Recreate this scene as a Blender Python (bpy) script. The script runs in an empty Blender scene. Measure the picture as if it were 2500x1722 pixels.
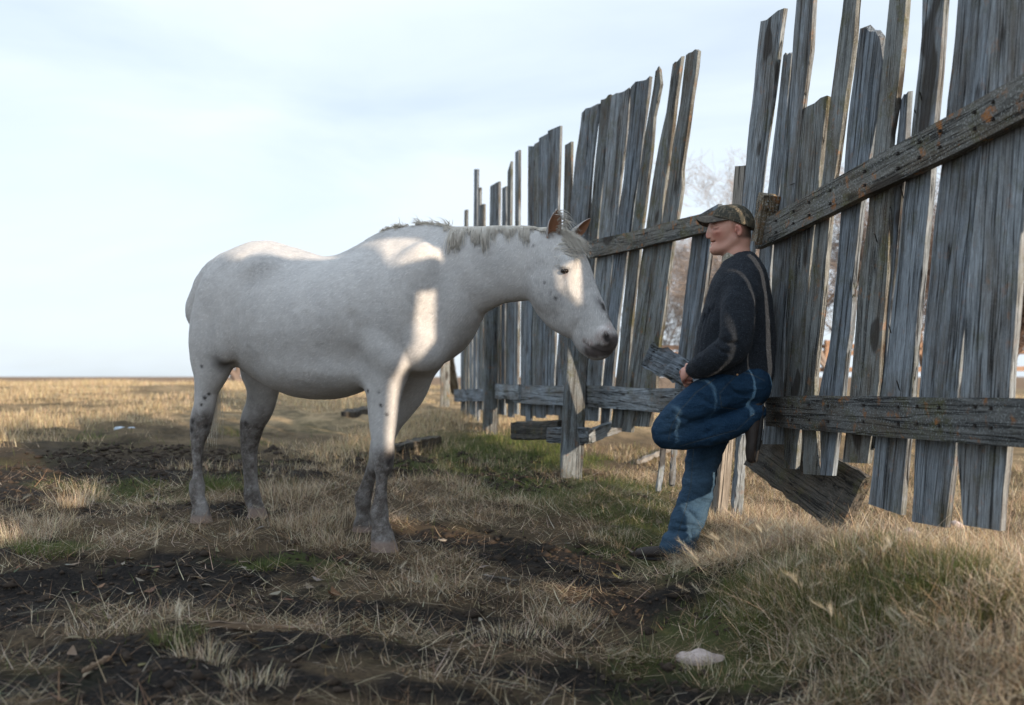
import bpy, math, random
import numpy as np
from mathutils import Vector, Matrix
random.seed(7); rng = np.random.default_rng(11)
SC = bpy.context.scene; COL = SC.collection
# ------------------------------------------------------------------ camera
F = 2431.0; CX = 1250.0; HY = 920.0           # focal length and horizon row in photo pixels
cam_d = bpy.data.cameras.new('camera'); cam = bpy.data.objects.new('camera', cam_d); COL.objects.link(cam)
cam_d.sensor_width = 36.0; cam_d.lens = 36.0 * F / 2500.0
cam_d.shift_y = (HY - 861.0) / 2500.0
cam.location = (0, 0, 0); cam.rotation_euler = (math.radians(90), 0, 0)
cam_d.clip_start = 0.05; cam_d.clip_end = 3000
cam_d.dof.use_dof = True; cam_d.dof.focus_distance = 4.85; cam_d.dof.aperture_fstop = 2.0
SC.camera = cam
# ------------------------------------------------------------------ sky and sun
SUN_AZ = (0.600, -0.800); SUN_EL = math.radians(14.5)     # horizontal direction towards the sun
W = bpy.data.worlds.new('World'); SC.world = W; W.use_nodes = True
nt = W.node_tree; nt.nodes.clear()
def wn(t, **k):
    n = nt.nodes.new(t)
    for a, b in k.items(): setattr(n, a, b)
    return n
sky = wn('ShaderNodeTexSky', sky_type='NISHITA', sun_disc=False, sun_elevation=SUN_EL, sun_rotation=math.atan2(SUN_AZ[0], SUN_AZ[1]), air_density=1.0, dust_density=1.2, ozone_density=1.5)
tc = wn('ShaderNodeTexCoord'); mp = wn('ShaderNodeMapping'); mp.inputs['Scale'].default_value = (1.0, 1.0, 4.5)
mp.inputs['Rotation'].default_value = (0.0, 0.12, 0.3)
nz = wn('ShaderNodeTexNoise'); nz.inputs['Scale'].default_value = 1.7; nz.inputs['Detail'].default_value = 7; nz.inputs['Roughness'].default_value = 0.52
nz.inputs['Distortion'].default_value = 0.5
rp = wn('ShaderNodeValToRGB'); rp.color_ramp.elements[0].position = 0.30; rp.color_ramp.elements[0].color = (0.62, 0.62, 0.62, 1); rp.color_ramp.elements[1].position = 0.62
mx = wn('ShaderNodeMix', data_type='RGBA'); mx.inputs['B'].default_value = (6.6, 7.45, 8.35, 1)
bg = wn('ShaderNodeBackground'); bg.inputs['Strength'].default_value = 0.09; wo = wn('ShaderNodeOutputWorld')
L = nt.links.new
L(tc.outputs['Generated'], mp.inputs[0]); L(mp.outputs[0], nz.inputs['Vector']); L(nz.outputs['Fac'], rp.inputs[0])
# thin cloud scatters more light overhead and around the sun
dt = wn('ShaderNodeVectorMath', operation='DOT_PRODUCT'); dt.inputs[1].default_value = (SUN_AZ[0], SUN_AZ[1], 0.35); L(tc.outputs['Generated'], dt.inputs[0])
m1 = wn('ShaderNodeMapRange'); m1.inputs['From Min'].default_value = -0.1; m1.inputs['From Max'].default_value = 1.0; m1.inputs['To Min'].default_value = 1.0; m1.inputs['To Max'].default_value = 1.15; L(dt.outputs['Value'], m1.inputs[0])
sx = wn('ShaderNodeSeparateXYZ'); L(tc.outputs['Generated'], sx.inputs[0]); m2 = wn('ShaderNodeMapRange'); m2.inputs['From Min'].default_value = 0.34; m2.inputs['From Max'].default_value = 1.0; m2.inputs['To Min'].default_value = 1.0; m2.inputs['To Max'].default_value = 1.7; L(sx.outputs['Z'], m2.inputs[0])
mm1 = wn('ShaderNodeMath', operation='MULTIPLY'); L(m1.outputs[0], mm1.inputs[0]); L(m2.outputs[0], mm1.inputs[1]); sc1 = wn('ShaderNodeVectorMath', operation='SCALE')
L(rp.outputs[0], mx.inputs['Factor']); L(sky.outputs[0], mx.inputs['A']); L(mx.outputs['Result'], sc1.inputs[0]); L(mm1.outputs[0], sc1.inputs['Scale']); L(sc1.outputs[0], bg.inputs[0]); L(bg.outputs[0], wo.inputs[0])
sd = bpy.data.lights.new('sun', 'SUN'); so = bpy.data.objects.new('sun', sd); COL.objects.link(so)
sd.energy = 5.0; sd.angle = math.radians(0.55); sd.color = (1.0, 0.80, 0.60)
SUN = Vector((SUN_AZ[0] * math.cos(SUN_EL), SUN_AZ[1] * math.cos(SUN_EL), math.sin(SUN_EL))).normalized()
so.rotation_euler = SUN.to_track_quat('Z', 'Y').to_euler(); so.location = SUN * 30
SC.view_settings.view_transform = 'Standard'; SC.view_settings.look = 'None'; SC.view_settings.exposure = 0.66; SC.view_settings.gamma = 1
SC.cycles.max_bounces = 6; SC.cycles.diffuse_bounces = 3; SC.cycles.transparent_max_bounces = 8
# ------------------------------------------------------------------ helpers
def at(px, py, y):                                # photo pixel + distance -> world point
    return Vector(((px - CX) / F * y, y, (HY - py) / F * y))
class Plane:                                      # vertical plane with lateral axis n through point p
    def __init__(s, n, p): s.n = Vector(n).normalized(); s.c = s.n.dot(Vector(p))
    def at(s, px, py, off=0.0):
        d = Vector(((px - CX) / F, 1.0, (HY - py) / F)); return d * ((s.c + off) / s.n.dot(d))
def tag(o, label=None, cat=None, group=None, kind=None):
    for k, v in (('label', label), ('category', cat), ('group', group), ('kind', kind)):
        if v: o[k] = v
    return o
def link(name, me, mat=None, parent=None):
    o = bpy.data.objects.new(name, me); COL.objects.link(o)
    if mat: me.materials.append(mat)
    if parent: o.parent = parent
    return o
def empty(name, loc, label, cat, group=None):
    o = bpy.data.objects.new(name, None); COL.objects.link(o); o.location = loc; o.empty_display_size = 0.1
    return tag(o, label, cat, group)
def part(name, me, mat, root):                    # mesh given in world coordinates, hung under root
    o = link(name, me, mat); o.parent = root; o.matrix_parent_inverse = Matrix.Translation(root.location).inverted()
    return o
def np_mesh(name, V, Q, smooth=True, cols=None, tris=None):
    me = bpy.data.meshes.new(name); V = np.asarray(V, np.float32)
    nq = 0 if Q is None else len(Q); ntr = 0 if tris is None else len(tris)
    loops = np.concatenate([np.asarray(a, np.int32).ravel() for a, n in ((Q, nq), (tris, ntr)) if n])
    st = np.concatenate([np.arange(nq) * 4, nq * 4 + np.arange(ntr) * 3]).astype(np.int32)
    me.vertices.add(len(V)); me.vertices.foreach_set('co', V.ravel())
    me.loops.add(len(loops)); me.loops.foreach_set('vertex_index', loops)
    me.polygons.add(nq + ntr); me.polygons.foreach_set('loop_start', st)
    me.polygons.foreach_set('use_smooth', np.full(nq + ntr, smooth))
    if cols is not None:
        for k, c in cols.items():
            c = np.asarray(c, np.float32)
            if c.ndim == 1:
                a = me.attributes.new(k, 'FLOAT', 'POINT'); a.data.foreach_set('value', c)
            else:
                a = me.attributes.new(k, 'FLOAT_COLOR', 'POINT')
                if c.shape[1] == 3: c = np.concatenate([c, np.ones((len(c), 1), np.float32)], 1)
                a.data.foreach_set('color', c.ravel())
    me.update(calc_edges=True); me.validate(); return me
def sstep(a, b, x):
    t = np.clip((x - a) / (b - a), 0, 1); return t * t * (3 - 2 * t)
# value noise (numpy) for masks and terrain
_perm = rng.permutation(1 << 14)
def vnoise(*P):
    P = [np.asarray(p, float) for p in P]; I = [np.floor(p).astype(np.int64) for p in P]; R = [p - i for p, i in zip(P, I)]
    R = [r * r * (3 - 2 * r) for r in R]; out = 0
    for m in range(1 << len(P)):
        h = np.zeros_like(I[0]); w = 1.0
        for k in range(len(P)):
            b = (m >> k) & 1; h = _perm[(h * 31 + I[k] + b) & 16383]; w = w * (R[k] if b else 1 - R[k])
        out = out + w * (h / 16383.0)
    return out * 2 - 1
def fbm(*P, o=4):
    s = 0; a = 1.0; f = 1.0
    for k in range(o):
        s = s + a * vnoise(*[p * f + 17.3 * k for p in P]); a *= 0.5; f *= 2.03
    return s
# ------------------------------------------------------------------ node material helper
class M:
    def __init__(s, name, rough=0.8, spec=0.3):
        s.m = bpy.data.materials.new(name); s.m.use_nodes = True; s.t = s.m.node_tree
        s.b = s.t.nodes['Principled BSDF']; s.b.inputs['Roughness'].default_value = rough; s.b.inputs['Specular IOR Level'].default_value = spec
    def n(s, t, **k):
        n = s.t.nodes.new(t); ins = k.pop('i', {})
        for a, b in k.items(): setattr(n, a, b)
        for a, b in ins.items(): s.set(n.inputs[a], b)
        return n
    def set(s, inp, v):
        if isinstance(v, bpy.types.NodeSocket): s.t.links.new(v, inp)
        elif isinstance(v, bpy.types.Node): s.t.links.new(v.outputs[0], inp)
        else:
            if isinstance(v, tuple) and len(v) == 3 and inp.type == 'RGBA': v = v + (1,)
            inp.default_value = v
    def coord(s, which='Object', scale=(1, 1, 1), rnd=False):
        c = s.n('ShaderNodeTexCoord').outputs[which]
        if rnd:
            oi = s.n('ShaderNodeObjectInfo'); v = s.n('ShaderNodeVectorMath', operation='SCALE', i={0: (37.0, 21.0, 53.0), 'Scale': oi.outputs['Random']})
            c = s.n('ShaderNodeVectorMath', operation='ADD', i={0: c, 1: v}).outputs[0]
        return s.n('ShaderNodeMapping', i={'Vector': c, 'Scale': scale}).outputs[0]
    def noise(s, vec, scale, detail=4, rough=0.55, dist=0.0):
        return s.n('ShaderNodeTexNoise', i={'Vector': vec, 'Scale': scale, 'Detail': detail, 'Roughness': rough, 'Distortion': dist}).outputs['Fac']
    def ramp(s, f, *st):
        r = s.n('ShaderNodeValToRGB', i={0: f}); e = r.color_ramp.elements
        while len(e) < len(st): e.new(0.5)
        for q, (p, c) in zip(e, st):
            q.position = p; q.color = (c, c, c, 1) if isinstance(c, (int, float)) else tuple(c) + (1,)
        return r.outputs[0]
    def mix(s, f, a, b, mode='MIX'):
        return s.n('ShaderNodeMix', data_type='RGBA', blend_type=mode, i={'Factor': f, 'A': a, 'B': b}).outputs['Result']
    def math(s, op, a, b=0.0): return s.n('ShaderNodeMath', operation=op, i={0: a, 1: b}).outputs[0]
    def attr(s, name, out='Fac'): return s.n('ShaderNodeAttribute', attribute_name=name).outputs[out]
    def bump(s, h, dist=0.01, strength=1.0):
        b = s.n('ShaderNodeBump', i={'Height': h, 'Distance': dist, 'Strength': strength}); s.t.links.new(b.outputs[0], s.b.inputs['Normal'])
    def base(s, c): s.set(s.b.inputs['Base Color'], c); return s.m
# ------------------------------------------------------------------ signed-distance sculpting: fields, primitives, surface nets
class Field:
    def __init__(s, lo, hi, h):
        s.lo = np.array(lo, float); s.h = h; s.n = np.ceil((np.array(hi) - s.lo) / h).astype(int) + 1
        s.f = np.full(tuple(s.n), 0.5, np.float32)
    def box(s, lo, hi):
        a = np.clip(np.floor((np.asarray(lo) - s.lo) / s.h).astype(int), 0, s.n); b = np.clip(np.ceil((np.asarray(hi) - s.lo) / s.h).astype(int) + 1, 0, s.n)
        sl = tuple(slice(i, j) for i, j in zip(a, b))
        ax = [(s.lo[k] + s.h * np.arange(a[k], b[k])).astype(np.float32) for k in range(3)]
        return sl, ax[0][:, None, None], ax[1][None, :, None], ax[2][None, None, :]
    def put(s, sl, d, k, sub=False):
        g = s.f[sl]
        if d.size == 0: return
        if sub:
            d = -d
            if k > 0:
                q = np.clip(0.5 - 0.5 * (g - d) / k, 0, 1); s.f[sl] = g + (d - g) * q + k * q * (1 - q)
            else: s.f[sl] = np.maximum(g, d)
        elif k > 0:
            q = np.clip(0.5 + 0.5 * (g - d) / k, 0, 1); s.f[sl] = g + (d - g) * q - k * q * (1 - q)
        else: s.f[sl] = np.minimum(g, d)
    def tube(s, nodes, lat, k=0.02, sub=False, sm=3):
        # nodes: (centre, in-plane radius a, lateral radius b[, lateral axis])
        P = np.array([list(n[0]) for n in nodes], float); R = np.array([[n[1], n[2]] for n in nodes], float)
        Lx = np.array([list(n[3]) if len(n) > 3 else list(lat) for n in nodes], float)
        D = np.concatenate([P, R, Lx], 1)
        if sm > 1 and len(D) > 2:                 # Catmull-Rom through the nodes
            E = np.vstack([2 * D[0] - D[1], D, 2 * D[-1] - D[-2]]); out = []
            for i in range(1, len(E) - 2):
                for t in np.arange(sm) / sm:
                    out.append(0.5 * (2 * E[i] + (E[i + 1] - E[i - 1]) * t + (2 * E[i - 1] - 5 * E[i] + 4 * E[i + 1] - E[i + 2]) * t * t + (3 * E[i] - E[i - 1] - 3 * E[i + 1] + E[i + 2]) * t ** 3))
            out.append(E[-2]); D = np.array(out); D[:, 3:5] = np.maximum(D[:, 3:5], 0.002)
        mg = k + 2 * s.h; mr = D[:, 3:5].max()
        lo = (D[:, :3] - mr).min(0) - mg; hi = (D[:, :3] + mr).max(0) + mg
        sl, X, Y, Z = s.box(lo, hi); loc = np.full(s.f[sl].shape, 0.5, np.float32); o0 = [q.start for q in sl]
        for A, B in zip(D[:-1], D[1:]):
            m = max(A[3], A[4], B[3], B[4]) + mg
            sl2, X, Y, Z = s.box(np.minimum(A[:3], B[:3]) - m, np.maximum(A[:3], B[:3]) + m)
            v = B[:3] - A[:3]; vv = max(v @ v, 1e-9)
            t = np.clip(((X - A[0]) * v[0] + (Y - A[1]) * v[1] + (Z - A[2]) * v[2]) / vv, 0, 1).astype(np.float32)
            wx = X - (A[0] + t * v[0]); wy = Y - (A[1] + t * v[1]); wz = Z - (A[2] + t * v[2])
            lx, ly, lz = (A[5:] + B[5:]) / 2; ln = math.sqrt(lx * lx + ly * ly + lz * lz); lx /= ln; ly /= ln; lz /= ln
            l = wx * lx + wy * ly + wz * lz; r2 = np.maximum(wx * wx + wy * wy + wz * wz - l * l, 0)
            a = A[3] + t * (B[3] - A[3]); b = A[4] + t * (B[4] - A[4])
            k0 = np.sqrt(r2 / (a * a) + l * l / (b * b)); k1 = np.sqrt(r2 / a ** 4 + l * l / b ** 4) + 1e-6
            d = k0 * (k0 - 1) / k1
            q = tuple(slice(z.start - o, z.stop - o) for z, o in zip(sl2, o0))
            loc[q] = np.minimum(loc[q], d)
        s.put(sl, loc, k, sub)
    def ell(s, c, axes, radii, k=0.02, sub=False):    # axes: three unit vectors
        c = np.array(list(c), float); m = max(radii) + k + 2 * s.h
        sl, X, Y, Z = s.box(c - m, c + m); k0 = 0; k1 = 0
        for ax, r in zip(axes, radii):
            q = (X - c[0]) * ax[0] + (Y - c[1]) * ax[1] + (Z - c[2]) * ax[2]; k0 = k0 + (q / r) ** 2; k1 = k1 + (q / (r * r)) ** 2
        k0 = np.sqrt(k0); d = k0 * (k0 - 1) / (np.sqrt(k1) + 1e-6)
        s.put(sl, d.astype(np.float32), k, sub)
    def mesh(s, name, smooth=2, disp=None):
        f = s.f; ins = f < 0; n = s.n
        cnt = np.zeros(tuple(n - 1), np.int8)
        for i in (0, 1):
            for j in (0, 1):
                for k in (0, 1): cnt += ins[i:n[0] - 1 + i, j:n[1] - 1 + j, k:n[2] - 1 + k]
        act = np.argwhere((cnt > 0) & (cnt < 8)); acc = np.zeros((len(act), 3)); w = np.zeros(len(act))
        for ax in range(3):
            o1, o2 = [q for q in range(3) if q != ax]
            for a in (0, 1):
                for b in (0, 1):
                    p = act.copy(); p[:, o1] += a; p[:, o2] += b; r = p.copy(); r[:, ax] += 1
                    fa = f[tuple(p.T)]; fb = f[tuple(r.T)]; c = (fa < 0) != (fb < 0)
                    t = np.where(c, fa / np.where(c, fa - fb, 1), 0); q = p.astype(float); q[:, ax] += t
                    acc[c] += q[c]; w[c] += 1
        V = acc / w[:, None]; idx = np.full(tuple(n - 1), -1, np.int32); idx[tuple(act.T)] = np.arange(len(act))
        Q = []
        for ax in range(3):
            o1, o2 = [(1, 2), (2, 0), (0, 1)][ax]
            lo = [slice(None)] * 3; hi = [slice(None)] * 3; lo[ax] = slice(0, n[ax] - 1); hi[ax] = slice(1, n[ax])
            A = ins[tuple(lo)]; B = ins[tuple(hi)]; e = np.argwhere(A != B)
            e = e[(e[:, o1] > 0) & (e[:, o2] > 0) & (e[:, o1] < n[o1] - 1) & (e[:, o2] < n[o2] - 1)]
            fl = A[tuple(e.T)]; q = []
            for a, b in ((1, 1), (0, 1), (0, 0), (1, 0)):
                c = e.copy(); c[:, o1] -= a; c[:, o2] -= b; q.append(idx[tuple(c.T)])
            q = np.stack(q, 1); q[~fl] = q[~fl][:, ::-1]; Q.append(q)
        Q = np.concatenate(Q); V = V * s.h + s.lo
        E = np.concatenate([Q[:, [0, 1]], Q[:, [1, 2]], Q[:, [2, 3]], Q[:, [3, 0]]])
        for _ in range(smooth):
            S = np.zeros_like(V); C = np.zeros(len(V))
            for k in range(3): S[:, k] = np.bincount(E[:, 0], V[E[:, 1], k], len(V)) + np.bincount(E[:, 1], V[E[:, 0], k], len(V))
            C = np.bincount(E[:, 0], minlength=len(V)) + np.bincount(E[:, 1], minlength=len(V)); V = 0.4 * V + 0.6 * S / C[:, None]
        if disp is not None: V = V + normals(V, Q) * disp(V)[:, None]
        return V, Q
def normals(V, Q):
    fn = np.cross(V[Q[:, 2]] - V[Q[:, 0]], V[Q[:, 3]] - V[Q[:, 1]]); N = np.zeros_like(V)
    for c in range(4):
        for k in range(3): N[:, k] += np.bincount(Q[:, c], fn[:, k], len(V))
    return N / (np.linalg.norm(N, axis=1)[:, None] + 1e-9)
def fuzz(name, V, Nn, flow, Ln, w, lift, col, mat, parent, world_root, jit=.35):
    # short hairs, one triangle each, lying along a flow direction on a surface
    n = len(V); f = flow - Nn * (flow * Nn).sum(1)[:, None]; f /= np.linalg.norm(f, axis=1)[:, None] + 1e-9; f = f + rng.normal(0, jit, (n, 3)); f -= Nn * (f * Nn).sum(1)[:, None]; f /= np.linalg.norm(f, axis=1)[:, None] + 1e-9
    s_ = np.cross(Nn, f); L_ = (Ln * rng.uniform(.6, 1.3, n))[:, None]; ww = (w * rng.uniform(.6, 1.4, n))[:, None]
    T = np.stack([V - s_ * ww / 2 + Nn * .0004, V + s_ * ww / 2 + Nn * .0004, V + f * L_ + Nn * (lift * rng.uniform(.3, 1.5, n))[:, None]], 1).reshape(-1, 3)
    o = link(name, np_mesh(name, T, None, False, {'tint': np.repeat(col, 3, 0)}, np.arange(3 * n).reshape(-1, 3)), mat); o.parent = parent; o.matrix_parent_inverse = Matrix.Translation(world_root.location).inverted() if parent == world_root else Matrix.Identity(4)
    return o
def tint_mat(name, tr=.35, rough=.7):
    m = bpy.data.materials.new(name); m.use_nodes = True; t = m.node_tree; b = t.nodes['Principled BSDF']; b.inputs['Roughness'].default_value = rough; b.inputs['Specular IOR Level'].default_value = .25
    a = t.nodes.new('ShaderNodeAttribute'); a.attribute_name = 'tint'; tl = t.nodes.new('ShaderNodeBsdfTranslucent'); mx_ = t.nodes.new('ShaderNodeMixShader'); mx_.inputs[0].default_value = tr
    t.links.new(a.outputs['Color'], b.inputs['Base Color']); t.links.new(a.outputs['Color'], tl.inputs['Color']); t.links.new(b.outputs[0], mx_.inputs[1]); t.links.new(tl.outputs[0], mx_.inputs[2])
    t.links.new(mx_.outputs[0], t.nodes['Material Output'].inputs['Surface']); return m
def section(pl, p1, p2, b, off=0.0, ax=None):
    # ellipse whose outline runs through two photo points on the plane pl (offset off); b = lateral radius
    A = pl.at(*p1, off); B = pl.at(*p2, off); c = (A + B) / 2; a = (A - B).length / 2
    v = c.normalized(); sp = v.cross(pl.n).length; e = (A - B).normalized()
    horiz = abs(e.dot(v))                         # how far the section direction is foreshortened
    if horiz > 0.05:
        app = a * e.cross(v).length; bb = b * (pl.n - v * v.dot(pl.n)).length
        a = math.sqrt(max(app * app - bb * bb, 0.35 * app * app)) / e.cross(v).length
    return (c, a, b, ax or pl.n)
# ================================================================== HORSE
HD = Vector((0.914, -0.407, 0)).normalized(); HN = Vector((0.407, 0.914, 0)).normalized(); UP = Vector((0, 0, 1))
HP = Plane(HN, at(1000, 900, 5.085)); HP.c = 4.417
S = lambda x1, y1, x2, y2, b, off=0.0: section(HP, (x1, y1), (x2, y2), b, off)
fh = Field((-2.15, 4.15, -1.0), (0.62, 6.15, 0.92), 0.0085)
# barrel
fh.tube([S(580, 640, 576, 845, .20), S(625, 600, 612, 868, .262), S(680, 600, 665, 925, .29), S(740, 617, 728, 964, .340), S(800, 632, 795, 972, .368),
         S(860, 606, 862, 960, .352), S(925, 590, 935, 938, .30), S(985, 590, 1010, 925, .265), S(1035, 640, 1062, 900, .22), S(1055, 700, 1075, 880, .17)], HN, 0.05)
fh.tube([S(515, 690, 505, 820, .09), S(560, 622, 550, 800, .13), S(610, 592, 600, 780, .15), S(655, 588, 640, 760, .15), S(720, 605, 715, 760, .13)], HN, 0.025)
# withers ridge
fh.tube([S(830, 628, 832, 700, .05), S(880, 597, 890, 680, .055), S(930, 566, 945, 680, .06), S(985, 558, 1000, 680, .06), S(1040, 556, 1050, 680, .07)], HN, 0.08)
# neck, bending a little towards the camera at the head
NA = Vector((0.47, 0.883, 0)).normalized(); HA = Vector((0.53, 0.848, 0)).normalized()
def NS(x1, y1, x2, y2, b, off, t): return section(HP, (x1, y1), (x2, y2), b, off, (HN * (1 - t) + HA * t).normalized())
fh.tube([NS(960, 562, 1040, 885, .20, 0, 0), NS(1020, 557, 1095, 850, .175, 0, 0), NS(1085, 556, 1126, 801, .142, 0, .2), NS(1150, 555, 1169, 770, .115, -.005, .4),
         NS(1212, 553, 1223, 745, .098, -.01, .6), NS(1270, 553, 1266, 738, .092, -.02, .8), NS(1318, 560, 1300, 728, .085, -.03, 1)], HN, 0.06)
# head
HH = Plane(HA, at(1330, 650, 4.735)); HZ = lambda x1, y1, x2, y2, b, off=0.0: section(HH, (x1, y1), (x2, y2), b, off)
fh.tube([HZ(1372, 572, 1305, 655, .075), HZ(1408, 592, 1293, 680, .092), HZ(1430, 622, 1289, 706, .100), HZ(1444, 652, 1294, 735, .100), HZ(1455, 686, 1308, 758, .093),
         HZ(1466, 716, 1334, 778, .083), HZ(1477, 744, 1366, 793, .073), HZ(1487, 768, 1388, 811, .064), HZ(1495, 790, 1400, 838, .060),
         HZ(1503, 810, 1415, 850, .058)], HA, 0.03)
hd = (HH.at(1465, 838) - HH.at(1345, 600)).normalized(); hp = hd.cross(HA).normalized()
if hp.z < 0: hp = -hp
HFX = HA.cross(UP).normalized()
AX = lambda u: (u, HA, u.cross(HA))
# upper muzzle, lower lip, chin
fh.ell(HH.at(1481, 824), (hd, HA, hp), (.060, .060, .046), .02)
fh.ell(HH.at(1446, 852), (hd, HA, hp), (.042, .044, .028), .012)
for sg in (-1, 1):
    fh.ell(HH.at(1336, 710, sg * .066), (hd, HA, hp), (.105, .042, .080), .028)           # cheek
    fh.tube([(HH.at(1398, 640, sg * .080), .018, .018), (HH.at(1392, 700, sg * .078), .014, .014), (HH.at(1412, 745, sg * .066), .008, .010)], HA, .03)
    fh.ell(HH.at(1381, 641, sg * .084), (hd, HA, hp), (.036, .020, .030), .022)           # brow
    fh.ell(HH.at(1379, 662, sg * .108), (HFX, HA, UP), (.022, .018, .0125), .006, sub=True) # socket
    fh.ell(HH.at(1376, 651, sg * .100), (HFX, HA, UP), (.026, .012, .009), .010)
    fh.ell(HH.at(1476, 822, sg * .048), (hd, HA, hp), (.042, .024, .030), .012)           # nostril rim
    fh.ell(HH.at(1479, 823, sg * .074), (hd, HA, hp), (.028, .026, .020), .006, sub=True)
    fh.tube([(HH.at(1426, 832, sg * .064), .004, .02), (HH.at(1434, 847, sg * .062), .004, .02), (HH.at(1452, 860, sg * .056), .004, .02), (HH.at(1480, 864, sg * .035), .004, .02)], HA, .005, sub=True)
    fh.tube([(HH.at(1402, 735, sg * .102), .012, .02), (HH.at(1412, 770, sg * .094), .010, .02), (HH.at(1400, 800, sg * .085), .008, .02)], HA, .03, sub=True)
# legs: near hind, far hind, near front, far front
N_, F_ = -.185, .185
def leg(rows, off0, off1, k=.06, ytop=None):
    y0 = rows[0][0]; y1 = rows[-1][0]
    fh.tube([S(x1, y, x2, y + dy, b, off0 + (off1 - off0) * (y - y0) / (y1 - y0)) for y, x1, x2, b, dy in rows], HN, k)
leg([(735, 480, 610, .10, 0), (785, 465, 606, .110, 0), (830, 461, 590, .112, 10), (870, 466, 572, .095, 16), (905, 474, 556, .078, 16), (945, 475, 535, .062, 12), (985, 474, 527, .052, 8), (1018, 465, 520, .050, 4),
     (1048, 463, 513, .046, 4), (1082, 466, 501, .035, 0), (1120, 469, 495, .031, 0), (1160, 471, 496, .031, 0), (1188, 461, 502, .039, 0), (1212, 464, 501, .036, 0), (1236, 469, 508, .034, 0)], -.15, N_, .045)
leg([(1256, 466, 515, .050, 0), (1277, 462, 521, .058, 0)], N_, N_, .012)
leg([(800, 560, 660, .10, 0), (860, 578, 690, .10, 0), (905, 588, 692, .085, 0), (945, 601, 684, .070, 0), (990, 600, 671, .056, 0), (1025, 587, 652, .052, 0), (1060, 585, 639, .048, 0), (1100, 588, 629, .037, 0),
     (1140, 592, 629, .034, 0), (1180, 595, 631, .034, 0), (1212, 595, 637, .041, 0), (1232, 602, 641, .036, 0)], .12, F_, .05)
leg([(1243, 607, 648, .048, 0), (1262, 602, 655, .056, 0)], F_, F_, .012)
leg([(760, 900, 1035, .09, 0), (820, 893, 1022, .10, 0), (870, 888, 1010, .095, 0), (910, 889, 998, .085, 0), (950, 893, 984, .072, 0), (1000, 898, 975, .058, 0), (1050, 903, 967, .050, 0), (1080, 906, 963, .047, 0), (1115, 907, 963, .050, 0),
     (1137, 911, 960, .046, 0), (1160, 917, 949, .034, 0), (1200, 916, 945, .032, 0), (1232, 910, 947, .037, 0), (1252, 904, 949, .042, 0), (1275, 909, 951, .037, 0), (1298, 907, 958, .038, 0)], -.15, N_, .05)
leg([(1316, 905, 964, .052, 0), (1346, 903, 974, .062, 0)], N_, N_, .014)
leg([(860, 950, 1075, .09, 0), (905, 948, 1060, .085, 0), (945, 940, 1044, .070, 0), (985, 930, 1018, .058, -8), (1025, 918, 988, .050, -8), (1065, 908, 966, .046, -6), (1095, 902, 952, .047, 0), (1120, 900, 940, .042, 0),
     (1150, 893, 924, .033, 0), (1190, 879, 912, .032, 0), (1218, 866, 908, .040, 0), (1242, 868, 905, .036, 0), (1264, 872, 906, .034, 0)], .13, F_, .05)
leg([(1276, 864, 908, .048, 0), (1298, 858, 915, .056, 0)], F_, F_, .012)
EX = lambda c, off: HP.at(c[0], c[1], off)
HAX = (HD, HN, UP)
def rot(deg): c, s_ = math.cos(math.radians(deg)), math.sin(math.radians(deg)); return (HD * c + UP * s_, HN, HD * -s_ + UP * c)
fh.ell(EX((985, 730), -.175), rot(62), (.30, .090, .13), .06)      # shoulder blade
fh.ell(EX((1040, 850), -.13), rot(0), (.10, .10, .12), .07)        # point of shoulder
fh.ell(EX((1040, 850), .13), rot(0), (.10, .10, .12), .07)
fh.ell(EX((935, 850), -.20), rot(-50), (.16, .080, .09), .035)      # triceps
fh.ell(EX((645, 655), -.20), rot(0), (.09, .05, .06), .09)         # point of hip
fh.ell(EX((580, 730), -.17), rot(50), (.16, .09, .11), .06)
fh.ell(EX((560, 800), -.215), rot(80), (.19, .075, .10), .035)        # stifle
fh.ell(EX((790, 900), -.10), rot(-3), (.34, .20, .13), .09)        # belly
fh.tube([(EX((852, 770), -.335), .016, .03), (EX((858, 830), -.33), .024, .03), (EX((872, 885), -.31), .026, .03), (EX((888, 935), -.27), .024, .03)], HN, .035, sub=True)
# chest cleft between the forelegs
def hdisp(V): return 0.0016 * fbm(V[:, 0] * 14, V[:, 1] * 14, V[:, 2] * 14, o=3)
HV, HQ = fh.mesh('horse', 3, hdisp)
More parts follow.
